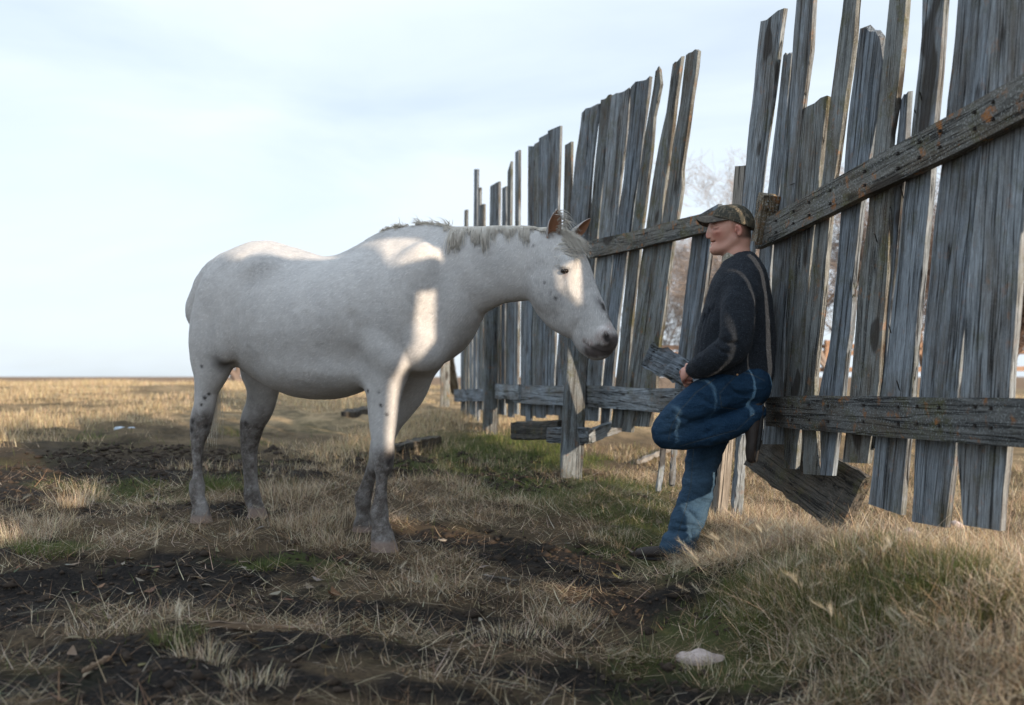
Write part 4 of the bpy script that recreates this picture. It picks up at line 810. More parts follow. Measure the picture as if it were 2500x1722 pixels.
hair = np.clip(sstep(.012, -.02, hf) * sstep(m_(0, 598).z if False else (HY - 592) / F * 5.05, (HY - 580) / F * 5.05, hz_) - gm(BV, m_(1803, 562, -.085), .034) * 2 + gm(BV, m_(1792, 556, -.062), .016) * .6, 0, 1)
ruddy = np.clip(gm(BV, m_(1752, 572, -.05), .03) + gm(BV, m_(1727, 577), .018) + gm(BV, m_(1803, 560, -.085), .03) + gm(BV, m_(1668, 918, -.08), .05) * .8, 0, 1)
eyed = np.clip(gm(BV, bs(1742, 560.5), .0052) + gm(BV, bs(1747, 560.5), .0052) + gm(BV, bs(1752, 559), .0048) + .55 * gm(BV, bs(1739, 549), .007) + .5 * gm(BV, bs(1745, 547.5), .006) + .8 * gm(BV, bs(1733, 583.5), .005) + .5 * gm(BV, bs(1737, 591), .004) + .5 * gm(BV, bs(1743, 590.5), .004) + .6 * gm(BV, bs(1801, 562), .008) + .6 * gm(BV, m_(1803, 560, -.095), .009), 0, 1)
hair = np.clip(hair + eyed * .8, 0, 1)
beard = np.clip(gm(BV, m_(1790, 585, -.05), .03) * .8 + gm(BV, m_(1765, 605, -.03), .035) * .55 + gm(BV, m_(1742, 604), .022) * .4, 0, 1)
lips = np.clip(gm(BV, bs(1738, 595), .008) + gm(BV, bs(1739, 588), .006), 0, 1)
mk = ms.n('ShaderNodeSeparateColor', i={0: ms.attr('masks', 'Color')})
c = ms.mix(ms.noise(cs, 60, 4, .6), (.56, .31, .235), (.48, .25, .19)); c = ms.mix(ms.math('MULTIPLY', mk.outputs[1], .6), c, (.42, .12, .09)); c = ms.mix(ms.math('MULTIPLY', mk.outputs[2], .5), c, (.20, .115, .09)); c = ms.mix(mk.outputs[0], c, (.060, .038, .028))
ms.b.inputs['Subsurface Weight'].default_value = .12; ms.b.inputs['Subsurface Radius'].default_value = (.012, .004, .002); ms.b.inputs['Subsurface Scale'].default_value = 1.0
ms.bump(ms.noise(cs, 220, 3), .0008, .6); ms.base(c)
part('body', np_mesh('person_body', BV, BQ, True, {'masks': np.stack([hair, np.clip(ruddy + lips * .8, 0, 1), beard], 1)}), ms.m, man)
# ---------------- sweater
fs_ = Field((.72, 4.45, -.08), (1.50, 5.60, .70), .005)
fs_.tube([MS(1772, 664, 1852, 640, .085), MS(1756, 680, 1868, 662, .130), MS(1746, 696, 1877, 684, .170), MS(1733, 712, 1882, 712, .200), MS(1719, 755, 1889, 755, .200), MS(1706, 800, 1893, 800, .192),
          MS(1697, 845, 1894, 845, .185), MS(1697, 880, 1893, 878, .182), MS(1722, 900, 1890, 905, .176)], ML, .03)
for sg in (-1, 1):
    fs_.tube([(m_(1820, 684, sg * .120), .055, .05), (m_(1810, 716, sg * .172), .078, .064), (m_(1802, 760, sg * .215), .080, .066), (m_(1800, 815, sg * .235), .083, .070), (m_(1788, 848, sg * .225 if sg < 0 else .20), .080, .068), (m_(1752, 872, -.205 if sg < 0 else .14), .070, .060), (m_(1722, 890, -.178 if sg < 0 else .09), .064, .056), (m_(1714, 894, -.168 if sg < 0 else .08), .060, .054)], ML, .035)
    fs_.tube([(m_(1709, 896, -.16 if sg < 0 else .07), .054, .048), (m_(1697, 901, -.145 if sg < 0 else .055), .047, .042)], ML, .006)
sub_ = lambda f, pts, r, k, offs: f.tube([(m_(x, y, o), r, r * 1.4) for (x, y), o in zip(pts, offs)], ML, k, sub=True)
# creases: arm against the chest, crook of the elbow, vertical folds on the front
sub_(fs_, [(1768, 690), (1752, 745), (1741, 800), (1742, 826)], .009, .018, [-.20, -.225, -.235, -.24])
sub_(fs_, [(1850, 735), (1842, 790), (1838, 830)], .008, .018, [-.20, -.235, -.24])
sub_(fs_, [(1744, 822), (1775, 838), (1800, 838)], .007, .014, [-.255, -.29, -.30])
sub_(fs_, [(1738, 838), (1760, 858), (1790, 866)], .006, .014, [-.245, -.275, -.295])
for k_ in range(4): sub_(fs_, [(1752 - k_ * 9, 735 + 12 * k_), (1736 - k_ * 9, 800), (1724 - k_ * 7, 850)], .006, .014, [-.175 + .03 * k_, -.18 + .03 * k_, -.18 + .03 * k_])
fs_.tube([(m_(1697, 902, -.15), .002, .01)] * 1 + [(m_(1697.1, 902, -.15), .002, .01)], ML, .004, sub=True)
def sdisp(V):
    t = V @ np.array(list(MF)); return .0055 * fbm(V[:, 0] * 9 + V[:, 2] * 4, V[:, 1] * 9, V[:, 2] * 7, o=3) + .0012 * fbm(V[:, 0] * 60, V[:, 1] * 60, V[:, 2] * 60, o=2)
SV, SQ = fs_.mesh('sweater', 2, sdisp)
cuffm = np.clip(sstep(.10, .06, ((SV - np.array(list(m_(1684, 909, -.13)))) ** 2).sum(1) ** .5), 0, 1)
ax_ = (m_(1684, 909, -.13) - m_(1716, 893, -.17)).normalized(); rel = SV - np.array(list(m_(1684, 909, -.13))); pz = rel @ np.array(list(ML.cross(ax_).normalized()))
SV = SV + normals(SV, SQ) * (.0016 * np.sin(pz * 2 * math.pi / .0085) * (cuffm > .5))[:, None]
mw_ = M('dark_wool', .95, .1); cw = mw_.coord('Object')
w1 = mw_.noise(cw, 190, 4, .75); c = mw_.mix(mw_.ramp(w1, (.35, 0.0), (.75, 1.0)), (.006, .010, .016), (.034, .042, .054)); c = mw_.mix(mw_.math('MULTIPLY', mw_.noise(cw, 7, 3), .35), c, (.035, .034, .036))
c = mw_.mix(mw_.math('MULTIPLY', mw_.attr('cuff'), mw_.ramp(mw_.attr('rib'), (.3, 0.0), (.8, .6))), c, (.07, .075, .085))
mw_.b.inputs['Sheen Weight'].default_value = .10; mw_.b.inputs['Sheen Roughness'].default_value = .5; mw_.b.inputs['Sheen Tint'].default_value = (.8, .8, .85, 1)
mw_.bump(mw_.math('ADD', w1, mw_.noise(cw, 70, 3)), .0035, .9); mw_.base(c)
sweater_o = part('sweater', np_mesh('sweater', SV, SQ, True, {'cuff': (cuffm > .5) * 1.0, 'rib': .5 + .5 * np.sin(pz * 2 * math.pi / .0085)}), mw_.m, man)
_k = np.flatnonzero(rng.random(len(SV)) < min(1, 42000 / len(SV))); _N = normals(SV, SQ)[_k]
fuzz('wool_nap', SV[_k], _N, rng.normal(0, 1, (len(_k), 3)), .007, .0011, .0045, np.array([[.036, .044, .056]]) * np.exp(rng.normal(0, .55, (len(_k), 1))), tint_mat('wool_nap', .3, .9), sweater_o, man, .5)
# undershirt collar
fc = Field((1.0, 4.85, .50), (1.32, 5.30, .70), .004)
fc.tube([MS(1766, 648, 1838, 616, .072), MS(1760, 666, 1850, 636, .095)], ML, .0); fc.tube([MS(1770, 625, 1834, 596, .062), MS(1768, 662, 1842, 634, .066)], ML, .0, sub=True); cz = m_(1802, 633); sl, X, Y, Z = fc.box(fc.lo, fc.lo + fc.h * fc.n); cn = (UP * 1.0 - MF * .62).normalized(); fc.f[sl] = np.maximum(fc.f[sl], (X - cz.x) * cn.x + (Y - cz.y) * cn.y + (Z - cz.z) * cn.z)
CV, CQ = fc.mesh('collar', 1)
def camo(name, cols, sc_):
    m = M(name, .9, .1); c = m.coord('Object'); a = m.noise(c, sc_, 5, .65, .8); b = m.noise(m.coord('Object', (1, 1, .6)), sc_ * 2.1, 5, .7, 1.2)
    k = m.mix(m.ramp(a, (.42, 0.0), (.50, 1.0)), cols[0], cols[1]); k = m.mix(m.ramp(b, (.52, 0.0), (.57, 1.0)), k, cols[2]); k = m.mix(m.ramp(m.noise(c, sc_ * 3, 4, .7, .5), (.60, 0.0), (.64, 1.0)), k, cols[3])
    m.bump(m.noise(c, 260, 3), .001, .6); return m.base(k)
mc_ = camo('camouflage_cloth', ((.085, .072, .052), (.048, .048, .040), (.145, .125, .095), (.022, .022, .020)), 26)
part('collar', np_mesh('collar', CV, CQ), camo('pale_camouflage', ((.34, .31, .25), (.20, .19, .15), (.45, .42, .36), (.08, .08, .07)), 34), man)
# ---------------- cap
fk = Field((.95, 4.85, .68), (1.30, 5.28, .90), .004)
fk.ell(m_(1791, 550), mrot(0), (.105, .087, .106), 0); fk.ell(m_(1766, 538), mrot(0), (.060, .066, .074), .02)
fk.ell(m_(1790, 551), mrot(0), (.096, .078, .098), 0, sub=True)
cut = m_(1796, 549); cn_ = (UP * 1.0 + MF * -.36).normalized()
sl, X, Y, Z = fk.box(fk.lo, fk.lo + fk.h * fk.n); fk.f[sl] = np.maximum(fk.f[sl], -((X - cut.x) * cn_.x + (Y - cut.y) * cn_.y + (Z - cut.z) * cn_.z))
KV, KQ = fk.mesh('cap', 1)
bv = []; bq = []; nu_, nv_ = 22, 9
for s_ in (0, 1):
    for j in range(nv_ + 1):
        for i in range(nu_ + 1):
            u = (i / nu_ * 2 - 1); v = j / nv_; lat = u * (.079 + .004 * v); base_f = .098 * math.sqrt(max(0, 1 - (u * .93) ** 2)) * .98
            out_f = .036 + .148 * max(0, 1 - abs(u) ** 3.4) ** .55; zb = .046 - .030 * u * u; zo = zb - (.004 + .030 * u * u) * (1 - abs(u) ** 8)
            bv.append(list(m_(1790, 549) + MF * (base_f - .008 + (out_f - base_f + .008) * v) + ML * lat + UP * (zb + (zo - zb) * v + .006 * math.sin(v * 3.1) * (1 - u * u) - .005 * s_)))
mB = (nu_ + 1) * (nv_ + 1)
for j in range(nv_):
    for i in range(nu_):
        a = j * (nu_ + 1) + i; bq.append((a, a + 1, a + nu_ + 2, a + nu_ + 1)); bq.append((mB + a, mB + a + nu_ + 1, mB + a + nu_ + 2, mB + a + 1))
for i in range(nu_): a = nv_ * (nu_ + 1) + i; bq.append((a, a + 1, mB + a + 1, mB + a))
for j in range(nv_):
    for i in (0, nu_): a = j * (nu_ + 1) + i; bq.append((a, a + nu_ + 1, mB + a + nu_ + 1, mB + a))
cp = part('cap', np_mesh('cap', KV, KQ), mc_, man); bm_ = camo('brim_camouflage', ((.10, .088, .072), (.07, .064, .056), (.13, .112, .09), (.045, .042, .036)), 22)
br = link('brim', np_mesh('brim', bv, bq), bm_); br.parent = cp
# ---------------- jeans
fj = Field((.62, 4.55, -.95), (1.45, 5.55, .10), .005)
fj.ell(m_(1818, 936), mrot(-8), (.112, .172, .105), .03)
fj.ell(m_(1838, 940, -.07), mrot(0), (.088, .095, .098), .03); fj.ell(m_(1832, 945, .09), mrot(0), (.09, .09, .10), .03)
fj.tube([MS(1775, 893, 1868, 895, .165), MS(1780, 915, 1870, 925, .17)], ML, .03)
fj.tube([(m_(1820, 945, -.09), .105, .10), (m_(1765, 955, -.10), .108, .100), (m_(1715, 980, -.11), .104, .092), (m_(1668, 1013, -.115), .092, .084), (m_(1634, 1046, -.115), .080, .074), (m_(1627, 1062, -.115), .070, .068)], ML, .03)
fj.tube([(m_(1630, 1064, -.115), .066, .066), (m_(1672, 1064, -.115), .072, .066), (m_(1725, 1055, -.115), .074, .066), (m_(1775, 1042, -.112), .068, .060), (m_(1812, 1026, -.11), .060, .052), (m_(1832, 1014, -.11), .056, .050), (m_(1843, 1009, -.11), .054, .048)], ML, .012)
sub_(fj, [(1684, 1033), (1720, 1023), (1765, 1010), (1842, 982)], .012, .014, [-.185, -.185, -.18, -.165])
for a in (([(1640, 1012), (1672, 1024), (1700, 1030)], -.20), ([(1612, 1062), (1640, 1058), (1672, 1046)], -.19), ([(1700, 960), (1730, 985), (1775, 1000)], -.205), ([(1770, 925), (1790, 955), (1835, 975)], -.19), ([(1668, 1030), (1690, 1032), (1716, 1030)], -.20), ([(1655, 1050), (1680, 1040), (1700, 1034)], -.195), ([(1648, 1076), (1672, 1058), (1696, 1040)], -.19), ([(1720, 1060), (1750, 1042), (1790, 1022)], -.185)): sub_(fj, a[0], .008, .014, [a[1]] * 3)
fj.tube([MS(1735, 960, 1842, 965, .10, .09), MS(1710, 1000, 1805, 1010, .092, .09), MS(1690, 1050, 1782, 1058, .083, .09), MS(1681, 1095, 1770, 1095, .076, .09), MS(1672, 1135, 1757, 1137, .070, .088), MS(1669, 1168, 1750, 1172, .066, .085), MS(1664, 1205, 1745, 1208, .062, .082),
         MS(1648, 1245, 1730, 1245, .060, .078), MS(1634, 1276, 1716, 1278, .060, .075), MS(1622, 1305, 1708, 1306, .062, .072), MS(1613, 1328, 1702, 1336, .064, .07)], ML, .03)
for a in ([(1672, 1170), (1700, 1180), (1722, 1196)], [(1690, 1206), (1715, 1222), (1738, 1240)], [(1655, 1232), (1680, 1246), (1700, 1268)], [(1640, 1270), (1662, 1280), (1700, 1282)], [(1628, 1300), (1655, 1298), (1690, 1304)], [(1680, 1140), (1705, 1130), (1740, 1120)]): sub_(fj, a, .009, .014, [.012] * 3)
fj.tube([(m_(1650, 1362, .07), .05, .06), (m_(1658, 1338, .07), .045, .055)], ML, .002, sub=True)
def jdisp(V): lo_ = sstep(-.34, -.5, V[:, 2]); return .0085 * fbm(V[:, 0] * 9 + V[:, 2] * 9 + 3, V[:, 1] * 8, V[:, 2] * 13 - V[:, 0] * 6, o=3) * (.8 + .5 * lo_) + lo_ * .0055 * fbm(V[:, 0] * 5 + V[:, 2] * 8, V[:, 1] * 5, V[:, 2] * 20, o=2)
JV, JQ = fj.mesh('jeans', 2, jdisp)
def polyd(V, P):
    P = np.array([list(p) for p in P]); best = np.full(len(V), 9.)
    for A, Bq in zip(P[:-1], P[1:]):
        v = Bq - A; t = np.clip((V - A) @ v / (v @ v), 0, 1); best = np.minimum(best, np.linalg.norm(V - A - t[:, None] * v, axis=1))
    return best
fade = np.clip(sstep(-.33, -.50, JV[:, 2]) * np.clip(.62 + .5 * fbm(JV[:, 0] * 6, JV[:, 1] * 6, JV[:, 2] * 4), 0, 1) * sstep(.06, .02, np.abs((JV @ np.array(list(ML))) - 5.168 - .01) - .02) + .9 * gm(JV, m_(1640, 1035, -.18), .09) * .45, 0, 1)
def seam(pts, off, w=.0035): 
    P = []
    for (x, y) in pts:
        P.append(MP.at(x, y, off))
    d = polyd(JV * 1.0, P); return d
from_cam = JV / JV[:, 1:2]
def seam_on(pts, offr):                           # seam drawn where a cutting ribbon of space meets the cloth
    P = np.array([list(MP.at(x, y, 0) / MP.at(x, y, 0).y) for x, y in pts]); best = np.full(len(JV), 9.)
    for A, Bq in zip(P[:-1], P[1:]):
        v = Bq - A; t = np.clip((from_cam - A) @ v / (v @ v), 0, 1); best = np.minimum(best, np.linalg.norm(from_cam - A - t[:, None] * v, axis=1) * 5)
    lat_ = JV @ np.array(list(ML)) - 5.168; return best * 1.0 + np.where((lat_ > offr[0]) & (lat_ < offr[1]), 0, 9)
sm_ = np.minimum.reduce([seam_on([(1745, 925), (1700, 958), (1662, 1000), (1640, 1040), (1632, 1075)], (-.3, -.12)), seam_on([(1660, 1090), (1740, 1066), (1800, 1050), (1842, 1010)], (-.3, -.11)), seam_on([(1693, 1095), (1690, 1140), (1686, 1190), (1672, 1250), (1656, 1300), (1651, 1345)], (-.05, .09)),
                         seam_on([(1798, 915), (1757, 960), (1762, 995), (1800, 1000)], (-.4, -.12)), seam_on([(1785, 905), (1830, 912), (1868, 930)], (-.4, -.1))])
mj = M('denim', .9, .15); cj = mj.coord('Object'); tw = mj.noise(mj.coord('Object', (1, 1, .35)), 260, 3, .7)
c = mj.mix(mj.ramp(tw, (.3, 0.0), (.75, 1.0)), (.004, .016, .040), (.016, .050, .100)); c = mj.mix(mj.math('MULTIPLY', mj.ramp(mj.noise(cj, 12, 5, .65), (.4, 0.0), (.7, 1.0)), .3), c, (.03, .065, .11))
c = mj.mix(mj.math('MULTIPLY', mj.attr('fade'), .6), c, mj.mix(tw, (.035, .082, .135), (.11, .17, .23))); c = mj.mix(mj.ramp(mj.attr('seam'), (.0, 1.0), (.5, .55), (1.0, 0.0)), c, (.050, .066, .078))
mj.bump(mj.math('ADD', mj.math('ADD', tw, mj.math('MULTIPLY', mj.attr('seam'), 1.2)), mj.math('MULTIPLY', mj.noise(mj.coord('Object', (.6, 1, 1.6)), 17, 5, .65, .8), 6.0)), .0024, .9); mj.base(c)
part('jeans', np_mesh('jeans', JV, JQ, True, {'fade': fade, 'seam': np.clip(sm_ / .0032, 0, 1)}), mj.m, man)
mb = M('belt_leather', .6, .3); mb.base((.06, .028, .020))
fbelt = Field((1.0, 4.75, -.02), (1.40, 5.4, .08), .005); fbelt.tube([MS(1778, 903, 1866, 908, .160), MS(1778, 907, 1866, 912, .160)], ML, 0); fbelt.tube([MS(1782, 885, 1866, 890, .165), MS(1782, 920, 1866, 926, .165)], ML, 0, sub=True)
v_, q_ = fbelt.mesh('belt', 1); part('belt', np_mesh('belt', v_, q_), mb.m, man)
mr = M('copper_rivet', .35, .6); mr.b.inputs['Metallic'].default_value = .8; mr.base((.7, .42, .22)); ball('rivet', m_(1800, 915, -.178), .0055, mr.m, man)
# ---------------- shoes
mo = M('shoe_leather', .6, .3); co_ = mo.coord('Object'); mo.bump(mo.noise(co_, 90, 4), .002, .6); mo.base(mo.mix(mo.noise(co_, 30, 5, .7), (.014, .011, .010), (.038, .028, .024)))
mso = M('shoe_sole', .8, .2); mso.base(mso.mix(mso.noise(mso.coord('Object'), 40, 4), (.012, .012, .013), (.035, .034, .034)))
def shoe(heel, toe, up, off):
    H_ = m_(*heel, off); T_ = m_(*toe, off); f = (T_ - H_).normalized(); u = Vector(up); u = (u - f * f.dot(u)).normalized(); L_ = (T_ - H_).length; s_ = f.cross(u)
    P = lambda a, b: H_ + f * (a * L_) + u * b
    fl = Field(np.minimum(list(H_), list(T_)) - .16, np.maximum(list(H_), list(T_)) + .16, .005)
    fl.tube([(P(.10, .045), .040, .034, s_), (P(.30, .045), .042, .034, s_), (P(.55, .038), .032, .040, s_), (P(.78, .036), .032, .045, s_), (P(.92, .032), .028, .038, s_)], s_, .01)
    fl.tube([(P(.16, .05), .042, .034, s_), (P(.18, .072), .038, .034, s_), (P(.18, .088), .032, .030, s_)], s_, .02)
    fl.tube([(P(.36, .088), .010, .018, s_), (P(.62, .060), .008, .016, s_)], s_, .012)
    for i in range(4): fl.tube([(P(.42 + .07 * i, .088 - .011 * i) + s_ * .02, .003, .003), (P(.42 + .07 * i, .092 - .011 * i) - s_ * .02, .003, .003)], u, .003)
    v, q = fl.mesh('shoe', 2); r = part('shoe', np_mesh('shoe', v, q), mo.m, man)
    fz = Field(np.minimum(list(H_), list(T_)) - .10, np.maximum(list(H_), list(T_)) + .10, .005)
    fz.tube([(P(.08, .009), .012, .036, s_), (P(.35, .009), .012, .034, s_), (P(.70, .009), .012, .049, s_), (P(.95, .014), .012, .036, s_)], s_, .004)
    v, q = fz.mesh('sole', 1); o = link('sole', np_mesh('sole', v, q), mso.m); o.parent = r
shoe((1695, 1368), (1552, 1366), (0, 0, 1), .075)
shoe((1868, 984), (1850, 1132), (-1, .2, -.12), -.11)
# ================================================================== GRASS
leaf_mat = tint_mat
class Blades:
    def __init__(s): s.V = []; s.Q = []; s.T = []; s.C = []; s.n = 0
    def add(s, P, az, L_, lean, curl, w, col, twist=None, seg=4):
        N = len(P)
        if N == 0: return
        ts = np.linspace(0, 1, seg); p = np.array(P, float); d = np.stack([np.cos(az), np.sin(az)], 1); sa = az + np.pi / 2 + (rng.normal(0, .6, N) if twist is None else twist)
        sv = np.stack([np.cos(sa), np.sin(sa), np.zeros(N)], 1); lv = []
        for k, t in enumerate(ts):
            ww = w * (1 - t) ** .8 * .5 if k else w * .4
            if k < seg - 1: lv += [p - sv * ww[:, None], p + sv * ww[:, None]]
            else: lv.append(p.copy())
            if k < seg - 1:
                th = lean + curl * (t + .5 / (seg - 1)); st = L_ / (seg - 1)
                p = p + np.concatenate([d * (np.sin(th) * st)[:, None], (np.cos(th) * st)[:, None]], 1)
        nv = len(lv); V = np.stack(lv, 1).reshape(-1, 3); b = s.n + np.arange(N)[:, None] * nv
        for k in range(seg - 2): s.Q.append(b + np.array([[2 * k, 2 * k + 1, 2 * k + 3, 2 * k + 2]]))
        s.T.append(b + np.array([[nv - 3, nv - 2, nv - 1]])); s.V.append(V); s.C.append(np.repeat(col, nv, 0)); s.n += N * nv
    def build(s, name, mat, label=None, cat=None):
        o = link(name, np_mesh(name, np.concatenate(s.V), np.concatenate(s.Q), True, {'tint': np.concatenate(s.C)}, np.concatenate(s.T)), mat); return tag(o, label, cat, None, 'stuff')
def tints(N, pal, wts, var=.18):
    pal = np.array(pal); k = rng.choice(len(pal), N, p=np.array(wts) / sum(wts)); return np.clip(pal[k] * np.exp(rng.normal(0, var, (N, 1))) * (1 + rng.normal(0, .05, (N, 3))), 0, .9)
STRAW = [(.46, .37, .25), (.62, .53, .40), (.30, .20, .11), (.13, .085, .05)]; GREEN = [(.060, .085, .024), (.095, .12, .036), (.16, .16, .06)]
def scatter(N, x0, x1, y0, y1): return rng.uniform(x0, x1, N), rng.uniform(y0, y1, N)
def inview(x, y, m=.2): return np.abs(x / y) < (.514 + m)
def keep(x, y, p): k = (rng.random(len(x)) < p) & inview(x, y); return x[k], y[k]
def P3(x, y, dz=0.0): return np.stack([x, y, ground_z(x, y) + dz], 1)
U = rng.uniform; NR = rng.normal
_EXC = [(gpix(492, 1330), .16), (gpix(645, 1290), .10), (gpix(940, 1410), .18), ((.66, 4.65), .32), (gpix(492, 1270), .17), (gpix(630, 1250), .12), (gpix(940, 1345), .19), (gpix(885, 1298), .15), ((.74, 4.98), .33), ((.60, 4.9), .22), ((.9, 5.0), .2)]
def nofeet(x, y):                                 # trodden ground round hooves and shoe
    p = np.ones(np.shape(x))
    for (a, b), r in _EXC: p = p * sstep(.55, 1.15, np.hypot(x - a, (y - b + .06) * .8) / r)
    return p
dry = Blades(); grn = Blades()
def darkened(x, y, C): return C * (1 - .10 * sstep(5.3, 4.2, y) * sstep(1.15, .5, x))[:, None]  # straw tint slightly darker in the foreground, left of the bank
# matted straw lying flat, near field
x, y = scatter(320000, -4.3, 4.3, 2.35, 7.6); so1 = soilm(x, y); cl = .5 + .5 * fbm(x * 4.3, y * 4.3, o=3)
x, y = keep(x, y, np.clip((1 - .93 * so1) * (.04 + 1.25 * np.clip(cl, 0, 1.5) ** 1.8), 0, 1) * (.35 + .65 * nofeet(x, y))); N = len(x)
dry.add(P3(x, y, U(.002, .022, N)), U(0, 6.28, N), U(.03, .15, N) * np.exp(NR(0, .35, N)), U(1.0, 1.62, N), U(-.5, .5, N), U(.0014, .0040, N), darkened(x, y, tints(N, STRAW, (4, 2, 3, 3))), seg=3)
# standing dry blades, clumped
x, y = scatter(190000, -3.9, 3.9, 2.35, 7.6); so1 = soilm(x, y); gm_ = greenm(x, y); cl = fbm(x * 3.1 + 40, y * 3.1, o=4); fs1 = fside(x, y)
bank = np.exp(-((fs1 + .42) / .42) ** 2) * sstep(5.6, 4.9, y) * (x > .9)
k = (rng.random(len(x)) < np.clip((1 - .97 * so1) * sstep(-.25, .6, cl) * .15 * (1 - .5 * gm_) + bank * .36, 0, 1) * nofeet(x, y)) & inview(x, y)
x, y, cl, bank, gm_ = [a[k] for a in (x, y, cl, bank, gm_)]; N = len(x)
bx, by = scatter(60000, .8, 2.2, 2.4, 5.4); kk = (rng.random(len(bx)) < np.exp(-((fside(bx, by) + .42) / .42) ** 2) * (.3 + .7 * (fbm(bx * 5, by * 5) > 0))) & inview(bx, by); bx, by = bx[kk], by[kk]; nb = len(bx)
dry.add(P3(bx, by, U(.01, .05, nb)), U(0, 6.28, nb), U(.05, .16, nb), U(.8, 1.55, nb), U(-.3, .9, nb), U(.0014, .0030, nb), tints(nb, STRAW, (4, 4, 3, 1)))
dry.add(P3(x, y), U(0, 6.28, N), (U(.03, .085, N) * (1 + .5 * np.clip(cl, 0, 1)) + bank * U(.0, .07, N)), np.abs(NR(0, .45, N)) * (1 - .5 * bank), U(-.1, 1.1, N) * (1 - .4 * bank), U(.0013, .0030, N), darkened(x, y, tints(N, STRAW, (4, 3, 2, 1))))
# tufts: messy clumps of long dry grass
def tuft(px, py, r, n, h, pal=STRAW, wts=(4, 4, 2, 1), lean=.5, B_=dry, w=(.0013, .0028), y=None):
    cx, cy = gpix(px, py); a = U(0, 6.28, n); q = r * np.sqrt(U(0, 1, n)) ; x = cx + np.cos(a) * q; y = cy + np.sin(a) * q * .8; k = rng.random(n) < nofeet(x, y); x, y, a = x[k], y[k], a[k]; n = len(x)
    B_.add(P3(x, y), a + NR(0, .8, n), h * U(.45, 1.1, n), np.abs(NR(.12, lean, n)), U(0, 1.3, n), U(w[0], w[1], n), tints(n, pal, wts))
for px, py, r, n, h in [(700, 1210, .24, 520, .15), (760, 1290, .25, 520, .13), (830, 1330, .22, 380, .10), (660, 1290, .16, 220, .11), (880, 1250, .12, 180, .10), (640, 1240, .10, 140, .11), (180, 1250, .10, 160, .13), (120, 1300, .14, 300, .13), (40, 1330, .16, 300, .14),
                        (210, 1210, .12, 160, .16), (1120, 1200, .12, 160, .14), (1180, 1150, .12, 120, .12), (1290, 1240, .2, 300, .09), (1500, 1310, .15, 260, .08), (1000, 1440, .16, 260, .07), (1380, 1520, .15, 260, .09), (1250, 1560, .16, 240, .08), (1100, 1380, .14, 200, .06),
                        (1800, 1240, .16, 600, .10), (1860, 1250, .14, 500, .11), (1750, 1270, .14, 400, .10), (1900, 1300, .2, 900, .11), (2000, 1300, .22, 1100, .12), (2090, 1330, .22, 900, .11), (2200, 1360, .25, 700, .09), (2300, 1380, .25, 700, .10), (2400, 1400, .25, 600, .10), (2480, 1380, .22, 500, .10),
                        (1900, 1440, .18, 500, .14), (2050, 1480, .2, 500, .13), (2250, 1540, .22, 400, .09), (2420, 1560, .2, 300, .09), (2100, 1640, .16, 300, .10), (2350, 1680, .18, 300, .10), (1750, 1640, .12, 160, .07), (500, 1640, .10, 160, .10), (620, 1700, .10, 160, .07), (250, 1560, .12, 160, .06)]: tuft(px, py, r, n, h)
# long single stalks
for px, py, n, h in [(1970, 1270, 12, .30), (2090, 1310, 12, .28), (2230, 1330, 16, .28), (2390, 1350, 16, .30), (1880, 1290, 6, .26), (180, 1240, 6, .24), (280, 1190, 4, .26), (720, 1250, 14, .28), (1150, 1220, 8, .22), (1310, 1350, 2, .14), (960, 1430, 6, .16), (1750, 1440, 8, .22)]:
    tuft(px, py, .14, n, h, STRAW, (4, 6, 1, 0), .45, w=(.0022, .0036))
# green growth
x, y = scatter(230000, -3.9, 3.9, 2.35, 9.5); gm_ = greenm(x, y); cl = fbm(x * 6, y * 6 + 7, o=3); far_ = sstep(6, 9, y)
k = (rng.random(len(x)) < np.clip(gm_ * (.45 + .5 * cl) + .035 * sstep(.1, .6, cl), 0, 1) * (.15 + .85 * nofeet(x, y)) * (1 - .5 * soilm(x, y))) & inview(x, y); x, y, far_ = x[k], y[k], far_[k]; N = len(x)
grn.add(P3(x, y), U(0, 6.28, N), U(.02, .075, N) * (1 + .5 * far_), np.abs(NR(.1, .5, N)), U(0, 1.2, N), U(.0016, .0034, N) * (1 + far_), tints(N, GREEN, (4, 4, 2), .25))
for px, py, r, n, h in [(520, 1195, .17, 900, .09), (580, 1200, .10, 350, .08), (350, 1180, .16, 300, .06), (110, 1365, .14, 420, .07), (650, 1380, .09, 260, .05), (1900, 1400, .2, 900, .11), (2040, 1420, .24, 1600, .12), (1960, 1470, .24, 1500, .12), (2180, 1470, .26, 1500, .12), (2280, 1430, .22, 1100, .12), (1880, 1420, .2, 1000, .11), (2100, 1530, .2, 700, .09), (1800, 1440, .12, 400, .10), (420, 1600, .07, 160, .09), (470, 1560, .05, 80, .05), (2350, 1500, .2, 600, .10),  (1400, 1230, .3, 900, .08), (1520, 1260, .25, 700, .08)]:
    tuft(px, py, r, n, h, GREEN, (3, 5, 3), .5, grn, (.002, .004))
# beyond: coarser grass to thirty metres, both sides of the fence
y = 7.0 * (36 / 7.0) ** rng.random(330000); x = rng.uniform(-.64, .64, len(y)) * y; cl = fbm(x * .9 + 3, y * .45, o=4); so1 = soilm(x, y)
k = (rng.random(len(x)) < np.clip((.38 + 1.1 * cl) * (1 - .97 * so1), 0, 1) ) & inview(x, y, .14); x, y, cl = x[k], y[k], cl[k]; N = len(x); sc_ = np.interp(y, [7, 34], [1, 2.6])
dry.add(P3(x, y), U(0, 6.28, N), U(.025, .085, N) * sc_ ** .5 * (1 + np.clip(cl, 0, 1)), np.abs(NR(.15, .6, N)), U(0, .9, N), .0035 * sc_ ** 1.6 * U(.6, 1.4, N), tints(N, [(.46, .36, .22), (.56, .46, .31), (.33, .24, .13), (.21, .16, .07)], (4, 4, 3, 1)), seg=3)
